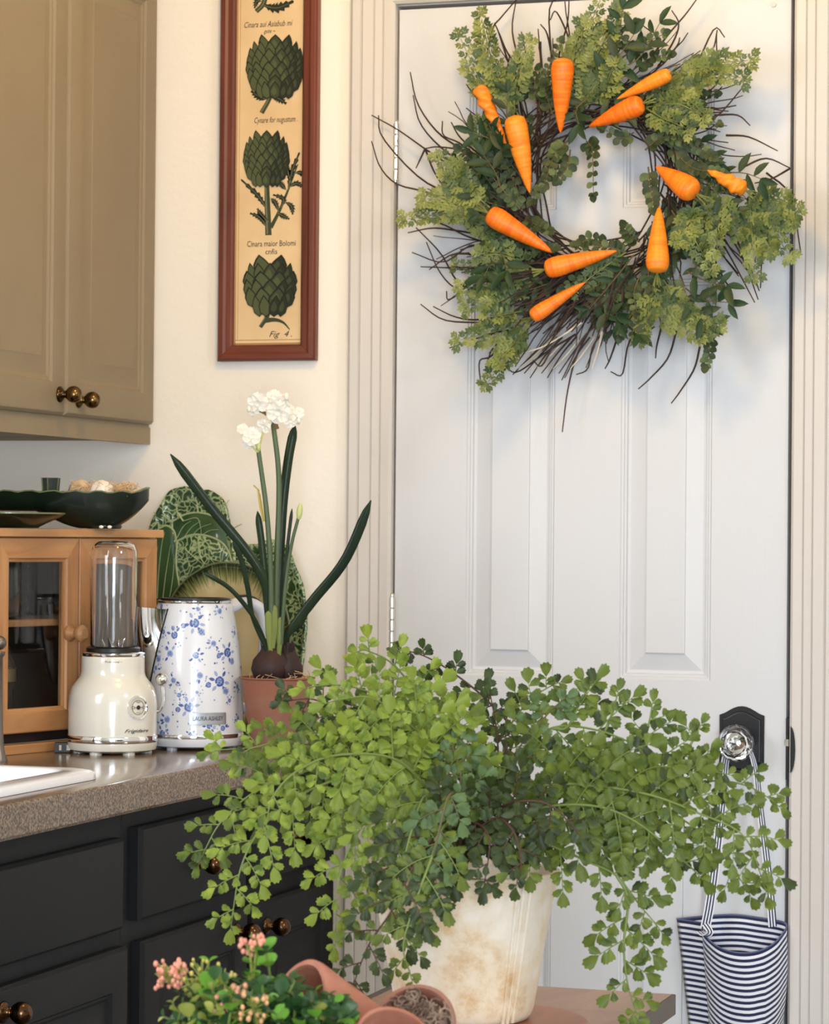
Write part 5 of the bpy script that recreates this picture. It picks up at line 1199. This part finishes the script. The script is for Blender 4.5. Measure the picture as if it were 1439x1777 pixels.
def frond(pts,col,plen=.045,lsize=.0165,start=.25,droop=.5,spacing=.0165,side='both',dens=1.0,lsp=.0098,stemm=None):
    """pts: (x,y,depth offset toward viewer negative) ; grows from pts[0]"""
    lsize*=1.0; plen*=1.22; lsp*=.80; spacing*=1.08
    P=[pd(x,y,FD+d) for x,y,d in pts]; L=sum((P[i+1]-P[i]).length for i in range(len(P)-1)); n=max(12,int(L/.008)); P=cat(P,n)
    b=MB(); b.tube(P,[.0019*(1-.7*i/(n-1)) for i in range(n)],6)
    acc=0; nxt=L*start; k=0; sg=RF.choice((1,-1)); jobs=[]
    for i in range(1,n-1):
        acc+=(P[i]-P[i-1]).length
        if acc>=nxt:
            nxt+=spacing*RF.uniform(.85,1.15); sg=-sg; u=(acc/L-start)/(1-start)
            if side=='L' and sg<0: sg=1
            if side=='R' and sg>0: sg=-1
            jobs.append((i,sg,u))
    jobs.append((n-2,0,1.0))
    stems=[]; leaves=[]
    for i,sg,u in jobs:
        t=(P[i+1]-P[i-1]).normalized(); view=(CAM-P[i]).normalized(); s=t.cross(view).normalized()
        lp_=plen*(1.0-.72*max(0,u-.25)/.75)*(.75+.25*min(1,u*5))*RF.uniform(.9,1.1)
        if sg==0: lp_=plen*.3
        d=(t*.45+s*sg*.8+view*RF.uniform(-.25,.4)).normalized() if sg else t
        m_=max(2,int(lp_/lsp)); p=P[i].copy(); path=[p.copy()]
        for q in range(m_):
            d=(d+G*droop*.22).normalized(); p=p+d*(lp_/m_); path.append(p.copy())
        b.tube(path,[.0008*(1-.5*q/m_) for q in range(m_+1)],4,cap=False)
        s2s=RF.choice((1,-1))
        nrm0=(view+s*RF.uniform(-.45,.45)+Vector((0,0,RF.uniform(.0,.7)))).normalized()
        for q in range(1,m_+1):
            t2=(path[q]-path[q-1]).normalized(); s2=t2.cross(view).normalized(); s2s=-s2s
            ds=(t2*.50+s2*s2s*.85+G*.05+view*RF.uniform(-.08,.15)).normalized()
            sz=lsize*RF.uniform(.82,1.12)*(.85+.15*(1-q/m_))*(1-.25*u)
            leaves.append((path[q]-t2*(lp_/m_)*.3,ds,nrm0+s2*RF.uniform(-.2,.2),sz))
            if q<=m_: leaves.append((path[q]-t2*(lp_/m_)*.7,(t2*.50-s2*s2s*.85+G*.05).normalized(),nrm0-s2*s2s*RF.uniform(-.2,.2),sz*.95))
        leaves.append((path[-1],(path[-1]-path[-2]).normalized(),nrm0,lsize*RF.uniform(1.05,1.25)*(1-.2*u)))
    fr=b.build('frond',M[stemm or {1:'stemg',2:'stemg',3:'stemb',4:'stemd'}[col]],fe)
    for p,d,nn,sz in leaves:
        c2=col if RF.random()<.9 else {1:2,2:3,3:2,4:2}[col]
        fb.put(FL[(c2,RF.randrange(3))],fr,fmat(p,d,nn,sz),sz)
C0=(800,1515,.0)
FRONDS=[
 # left, bright
 ([(792,1510,0),(760,1400,-.05),(690,1320,-.10),(590,1310,-.14),(520,1335,-.16),(475,1380,-.17),(462,1430,-.18)],1,.040,.0175,.35),
 ([(790,1510,0),(740,1410,-.03),(640,1350,-.06),(540,1370,-.09),(460,1430,-.11),(420,1500,-.12),(403,1590,-.13)],1,.052,.0165,.35),
 ([(790,1505,0),(760,1400,.0),(700,1340,-.05),(630,1430,-.10),(590,1520,-.12),(582,1625,-.13)],1,.048,.0165,.42),
 ([(792,1505,0),(770,1400,-.02),(720,1350,-.06),(680,1420,-.11),(650,1500,-.13),(640,1550,-.14)],1,.045,.0165,.42),
 ([(795,1505,0),(780,1420,-.04),(740,1380,-.09),(715,1440,-.13),(700,1500,-.14),(690,1560,-.15)],2,.042,.0165,.35),
 ([(790,1505,0),(760,1380,.02),(700,1300,.0),(600,1290,-.02),(480,1295,-.04),(372,1302,-.05)],1,.034,.016,.35),
 ([(790,1505,0),(750,1370,.0),(690,1300,-.03),(560,1330,-.05),(450,1370,-.07),(385,1425,-.08),(352,1482,-.08)],2,.045,.0165,.45),
 ([(790,1505,0),(750,1370,.02),(680,1290,.0),(600,1270,-.03),(530,1275,-.05),(430,1300,-.06)],2,.040,.017,.35),
 ([(795,1500,0),(770,1360,.03),(720,1260,.02),(660,1210,.0),(600,1190,-.01),(545,1190,-.02)],1,.046,.0175,.35),
 ([(795,1500,0),(780,1370,.02),(740,1290,-.02),(690,1240,-.05),(640,1210,-.06),(580,1215,-.07)],1,.045,.0185,.35),
 ([(798,1500,0),(790,1380,.0),(760,1300,-.04),(730,1260,-.07),(720,1200,-.08)],1,.045,.019,.4),
 ([(800,1500,0),(790,1350,.05),(750,1250,.06),(690,1160,.06),(640,1130,.05),(622,1130,.04)],1,.030,.0165,.5),
 ([(800,1500,0),(850,1380,.06),(890,1280,.08),(850,1220,.09),(790,1170,.09),(740,1140,.09),(690,1125,.08)],3,.014,.0145,.5),
 ([(795,1505,0),(740,1380,.0),(640,1300,-.02),(560,1220,-.01),(500,1215,.0)],3,.034,.016,.45),
 # front left over the pot
 ([(795,1505,-.02),(770,1440,-.10),(720,1500,-.15),(680,1580,-.16),(640,1640,-.17),(612,1712,-.17)],3,.050,.016,.3),
 ([(797,1505,-.02),(775,1430,-.11),(745,1500,-.15),(720,1570,-.16),(700,1640,-.17),(712,1690,-.17)],2,.040,.0155,.35),
 ([(797,1505,-.02),(800,1400,-.09),(780,1380,-.12),(760,1450,-.14),(740,1530,-.15),(728,1610,-.15)],4,.026,.017,.3),
 ([(797,1505,-.02),(790,1420,-.06),(800,1350,-.08),(785,1290,-.05),(790,1270,-.03)],4,.020,.016,.4),
 # centre
 ([(802,1505,0),(840,1420,.03),(870,1330,.04),(880,1270,.04),(920,1215,.04),(965,1185,.04)],2,.028,.0160,.35,),
 ([(802,1505,0),(830,1420,.02),(862,1340,.03),(862,1270,.03),(850,1200,.03)],3,.020,.0150,.5),
 ([(802,1505,0),(860,1430,-.02),(890,1360,-.04),(900,1300,-.05),(950,1240,-.05),(975,1215,-.05)],4,.026,.0160,.4),
 ([(802,1505,0),(830,1440,-.05),(870,1400,-.09),(920,1390,-.12),(960,1400,-.14),(1000,1440,-.15)],3,.045,.0165,.2),
 ([(802,1505,0),(820,1440,-.06),(860,1420,-.11),(890,1440,-.14),(905,1490,-.16),(900,1520,-.16)],3,.040,.0160,.2),
 ([(802,1505,0),(810,1440,-.06),(830,1430,-.11),(850,1460,-.14),(840,1540,-.15)],3,.026,.0160,.3),
 ([(802,1505,0),(790,1430,.05),(770,1370,.07),(760,1330,.07),(720,1340,.07)],3,.045,.0165,.3),
 # right
 ([(802,1505,0),(850,1420,.0),(900,1310,-.01),(960,1263,-.02),(1040,1268,-.04),(1120,1300,-.06),(1190,1330,-.08),(1245,1340,-.09)],2,.052,.0165,.38,.15),
 ([(802,1505,0),(860,1420,-.03),(940,1365,-.06),(1040,1365,-.10),(1130,1380,-.13),(1210,1410,-.15),(1290,1450,-.16),(1325,1530,-.16)],2,.058,.0175,.38),
 ([(802,1505,0),(870,1420,.0),(960,1370,-.02),(1080,1360,-.05),(1180,1375,-.07),(1240,1355,-.08),(1300,1365,-.08),(1345,1392,-.08)],2,.034,.0160,.42),
 ([(802,1505,0),(860,1430,-.04),(950,1400,-.08),(1040,1400,-.11),(1110,1430,-.13),(1170,1480,-.14),(1205,1510,-.14)],2,.048,.0175,.35),
 ([(802,1505,0),(870,1430,-.04),(960,1400,-.06),(1080,1400,-.08),(1180,1420,-.10),(1250,1480,-.11),(1295,1540,-.11)],2,.045,.0165,.4),
 ([(802,1505,0),(870,1440,-.06),(950,1465,-.09),(1020,1495,-.11),(1070,1520,-.12),(1110,1570,-.12),(1140,1605,-.12)],2,.038,.0165,.3),
 ([(1070,1518,-.12),(1090,1560,-.12),(1083,1640,-.12),(1090,1710,-.12),(1108,1768,-.12)],2,.030,.0165,.12,.3),
 ([(802,1505,0),(860,1440,.03),(940,1420,.04),(1020,1400,.04),(1090,1370,.03),(1150,1350,.02)],3,.036,.0165,.35),
 ([(802,1505,0),(860,1440,-.03),(920,1430,-.05),(960,1340,-.06),(1000,1300,-.06),(1050,1330,-.07),(1080,1380,-.08)],2,.045,.0165,.4),
 ([(960,1264,-.02),(985,1262,-.03),(1005,1220,-.03),(1025,1190,-.03)],2,.020,.0150,.35,.0),
 ([(1050,1270,-.04),(1062,1240,-.04),(1072,1205,-.04)],2,.020,.0150,.2,.0),
 ([(1110,1296,-.05),(1125,1260,-.05),(1132,1225,-.05)],2,.020,.0150,.2,.0),
 ([(1175,1325,-.07),(1200,1290,-.07),(1215,1262,-.07)],2,.018,.0150,.2,.0)]
for q in FRONDS:
    pts,col,pl_,ls,st=q[:5]; dr=q[5] if len(q)>5 else .5
    frond(pts,col,pl_,ls,st,dr)
fb.finish()
b=MB()   # brown main stems rising from the soil
for pts in ([(800,1530,0),(806,1480,0),(790,1430,-.01),(770,1390,-.02)],[(802,1530,0),(806,1470,0),(800,1430,0),(840,1380,0),(870,1340,.0),(880,1290,0)],[(804,1530,0),(812,1470,0),(850,1410,.0),(878,1340,0),(900,1300,0)],[(800,1530,0),(800,1480,-.01),(785,1440,-.02),(760,1400,-.03)],[(878,1350,0),(850,1320,0),(820,1310,0)],[(803,1530,0),(815,1460,-.02),(860,1425,-.03),(900,1400,-.04)]):
    P=cat([pd(x,y,FD+d) for x,y,d in pts],14); b.tube(P,[.0042-.0026*i/13 for i in range(14)],8)
b.build('main_stem',M['stemb'],fe,label='dark brown main stems')
# ================================================================== FOREGROUND POTS
def tpot(name,label,mouth,axis,r,h,m,fill=None):
    ax=Vector(axis).normalized(); q=Vector((0,0,1)).rotation_difference(ax).to_matrix().to_4x4()
    C=Vector(mouth); base=C-ax*h; t=thing(name,label,'flower pot',tuple(base))
    b=MB(); b.M=Matrix.Translation(base)@q
    b.lathe([(r*.56,0),(r*.60,.002),(r*.90,h*.72),(r*.97,h*.86),(r*1.0,h*.93),(r*1.0,h*.98),(r*.97,h),(r*.90,h),(r*.87,h*.97),(r*.82,h*.72),(r*.58,.006),(0,.006)],(0,0,0),48); b.build('pot_body',m,t)
    return t,Matrix.Translation(base)@q
# pot lying on its side among the greenery: mouth to the left
t1,M1=tpot('terracotta_pot','terracotta pot lying on its side, leaves spilling from its mouth',pd(508,1764,2.47),(-.62,-.66,.36),.053,.095,M['terra2'])
t2,M2=tpot('terracotta_pot','small terracotta pot filled with grey moss, mouth facing the viewer, before the white pot',pd(720,1772,2.50),(.12,-.80,.55),.0365,.075,M['terra'])
t3,M3=tpot('terracotta_pot','pale pink terracotta pot nearest the viewer, its rim cut by the picture\'s bottom edge',pd(686,1814,2.40),(.45,-.52,.52),.038,.075,M['terra2'])
for (tt,MM,rr_,hh,lab,nm) in ((t2,M2,.0365,.075,'grey curly moss packed into the small clay pot','moss'),):
    b=MB(); Rm=random.Random(4)
    b.M=MM
    b.lathe([(rr_*.80,hh*.78),(rr_*.6,hh*.86),(0,hh*.9)],(0,0,0),24,False,True)
    for k in range(120):
        a=Rm.uniform(0,2*PI); r=rr_*.78*math.sqrt(Rm.random()); c=Vector((r*math.cos(a),r*math.sin(a),hh*.90+Rm.random()*.006)); ph=Rm.uniform(0,6); q=Rm.uniform(.003,.0065)
        b.tube([c+Vector((q*math.cos(ph+s*.9),q*math.sin(ph+s*.9),.0012*s)) for s in range(6)],.0009,4,cap=False)
    o=b.build(nm,M['moss'],tt); o['kind']='stuff'; 
# mixed succulents and leaves, foreground left
SUC=pd(440,1850,2.42); SUC.z=TZ2
su=thing('succulent_bunch','bunch of green succulents with coral buds in the lower left foreground','plant',tuple(SUC))
SL={}
v,f=oval_leaf(.42,.16,0,.05)
for k,m_ in (('a','su1'),('b','su2'),('c','su3')): SL[k]=Leaf('leaf',v,f,M[m_])
sb=Bin(su,300,'small_leaves'); RS=random.Random(8)
SD=2.43
def shoot(x0,y0,x1,y1,d0,d1,kinds,size,sp=.007,bend=.0,ring=2):
    p0=pd(x0,y0,SD+d0); p1=pd(x1,y1,SD+d1); pm=(p0+p1)/2+Vector((RS.uniform(-.008,.008),RS.uniform(-.01,.01),.006))
    L=(p1-p0).length; n=max(5,int(L/sp)); P=cat([p0,pm,p1],n); b=MB(); b.tube(P,[.0016*(1-.4*i/(n-1)) for i in range(n)],6); st=b.build('stem',M['stemg'],su)
    for i in range(1,n):
        t=(P[i]-P[i-1]).normalized(); o_=t.orthogonal().normalized(); ph=i*2.4
        for k in range(ring):
            a=ph+k*2*PI/ring; s=Matrix.Rotation(a,3,t)@o_; d=t*.55+s*.9; sz=size*RS.uniform(.75,1.15)*(1.0 if i<n-1 else .8)
            sb.put(SL[RS.choice(kinds)],st,fmat(P[i],d,t*.6-s*.2+Vector((0,-.4,.5)),sz),sz)
    return st,P
for q in ((430,1800,447,1655,0,0,'aab',.017,.012),(470,1800,461,1650,0,0,'a',.019,.016),(400,1810,395,1700,0,0,'ab',.016,.011),(380,1830,362,1670,0,.02,'ab',.015,.012),(350,1830,300,1740,0,0,'bc',.010,.008),(340,1840,285,1765,-.02,0,'bc',.010,.008),
          (440,1830,500,1730,-.02,-.02,'bba',.016,.010),(480,1840,560,1740,-.03,-.03,'bb',.017,.010),(520,1840,600,1755,-.03,-.03,'bba',.016,.010),(500,1850,530,1770,-.06,-.06,'bba',.016,.010),(440,1850,440,1740,-.05,-.05,'bab',.016,.010),(400,1850,370,1760,-.05,-.05,'bc',.012,.008),(560,1860,590,1770,-.06,-.06,'bba',.016,.009),(460,1860,480,1760,-.08,-.08,'bba',.017,.010),
          (360,1850,330,1720,-.03,-.02,'c',.009,.006),(380,1850,350,1730,-.04,-.03,'c',.009,.006),(400,1850,400,1720,-.03,-.02,'cb',.010,.007),(420,1850,430,1700,-.02,.0,'cb',.010,.008),(520,1850,500,1700,-.01,.02,'b',.015,.011),(540,1850,548,1720,.0,.02,'bba',.014,.010),(480,1850,455,1710,-.05,-.04,'bab',.014,.010)):
    shoot(*q)
for k in range(105):
    x=RS.uniform(300,600); y1=1700+70*RS.random()+ (25 if x>520 or x<350 else 0); shoot(x+RS.uniform(-20,20),1850,x,y1,RS.uniform(-.06,.02),RS.uniform(-.06,.02),RS.choice(('bb','bab','bc','ccb' if x<430 else 'bb')),RS.uniform(.011,.018),.010)
sb.finish()
def bud_cluster(pts,stalk,n,spr,m,r=.0019):
    n=int(n*1.6)
    b=MB(); c=pd(*pts); s=pd(*stalk); Rb=random.Random(int(pts[0])); b.tube([s,(s+c)/2+Vector((0,0,.004)),c],.0012,6)
    for k in range(n):
        d=Vector((Rb.uniform(-1,1),Rb.uniform(-.7,.7),Rb.uniform(-.9,1)))*spr; b.tube([c,c+d*.6,c+d],.0006,4,cap=False)
    b.build('bud_stalk',M['su3'],su)
    b=MB(); Rb=random.Random(int(pts[0]))
    for k in range(n):
        d=Vector((Rb.uniform(-1,1),Rb.uniform(-.7,.7),Rb.uniform(-.9,1)))*spr; b.ball(c+d,r*Rb.uniform(.8,1.2),8,6,(1,1,1.3))
    b.build('bud_cluster',m,su,label='coral pink buds' if m is M['pink'] else None)
bud_cluster((292,1695,SD),(345,1725,SD),34,.0125,M['pink']); bud_cluster((312,1680,SD),(330,1715,SD),8,.006,M['pink'],.002); bud_cluster((432,1645,SD),(438,1700,SD),9,.008,M['pink']); bud_cluster((446,1632,SD),(440,1700,SD),8,.007,M['pink'])
bud_cluster((395,1735,SD-.05),(400,1800,SD-.05),14,.013,M['pink']); bud_cluster((440,1750,SD-.06),(450,1800,SD-.05),12,.012,mat('amber_bud',srgb(222,170,120),.5)); bud_cluster((350,1700,SD-.01),(370,1760,SD-.03),22,.016,mat('yellow_floret',srgb(196,180,92),.6),.0016)
bud_cluster((385,1712,SD-.02),(400,1770,SD-.03),18,.015,mat('yellow_floret2',srgb(190,170,96),.6),.0016)
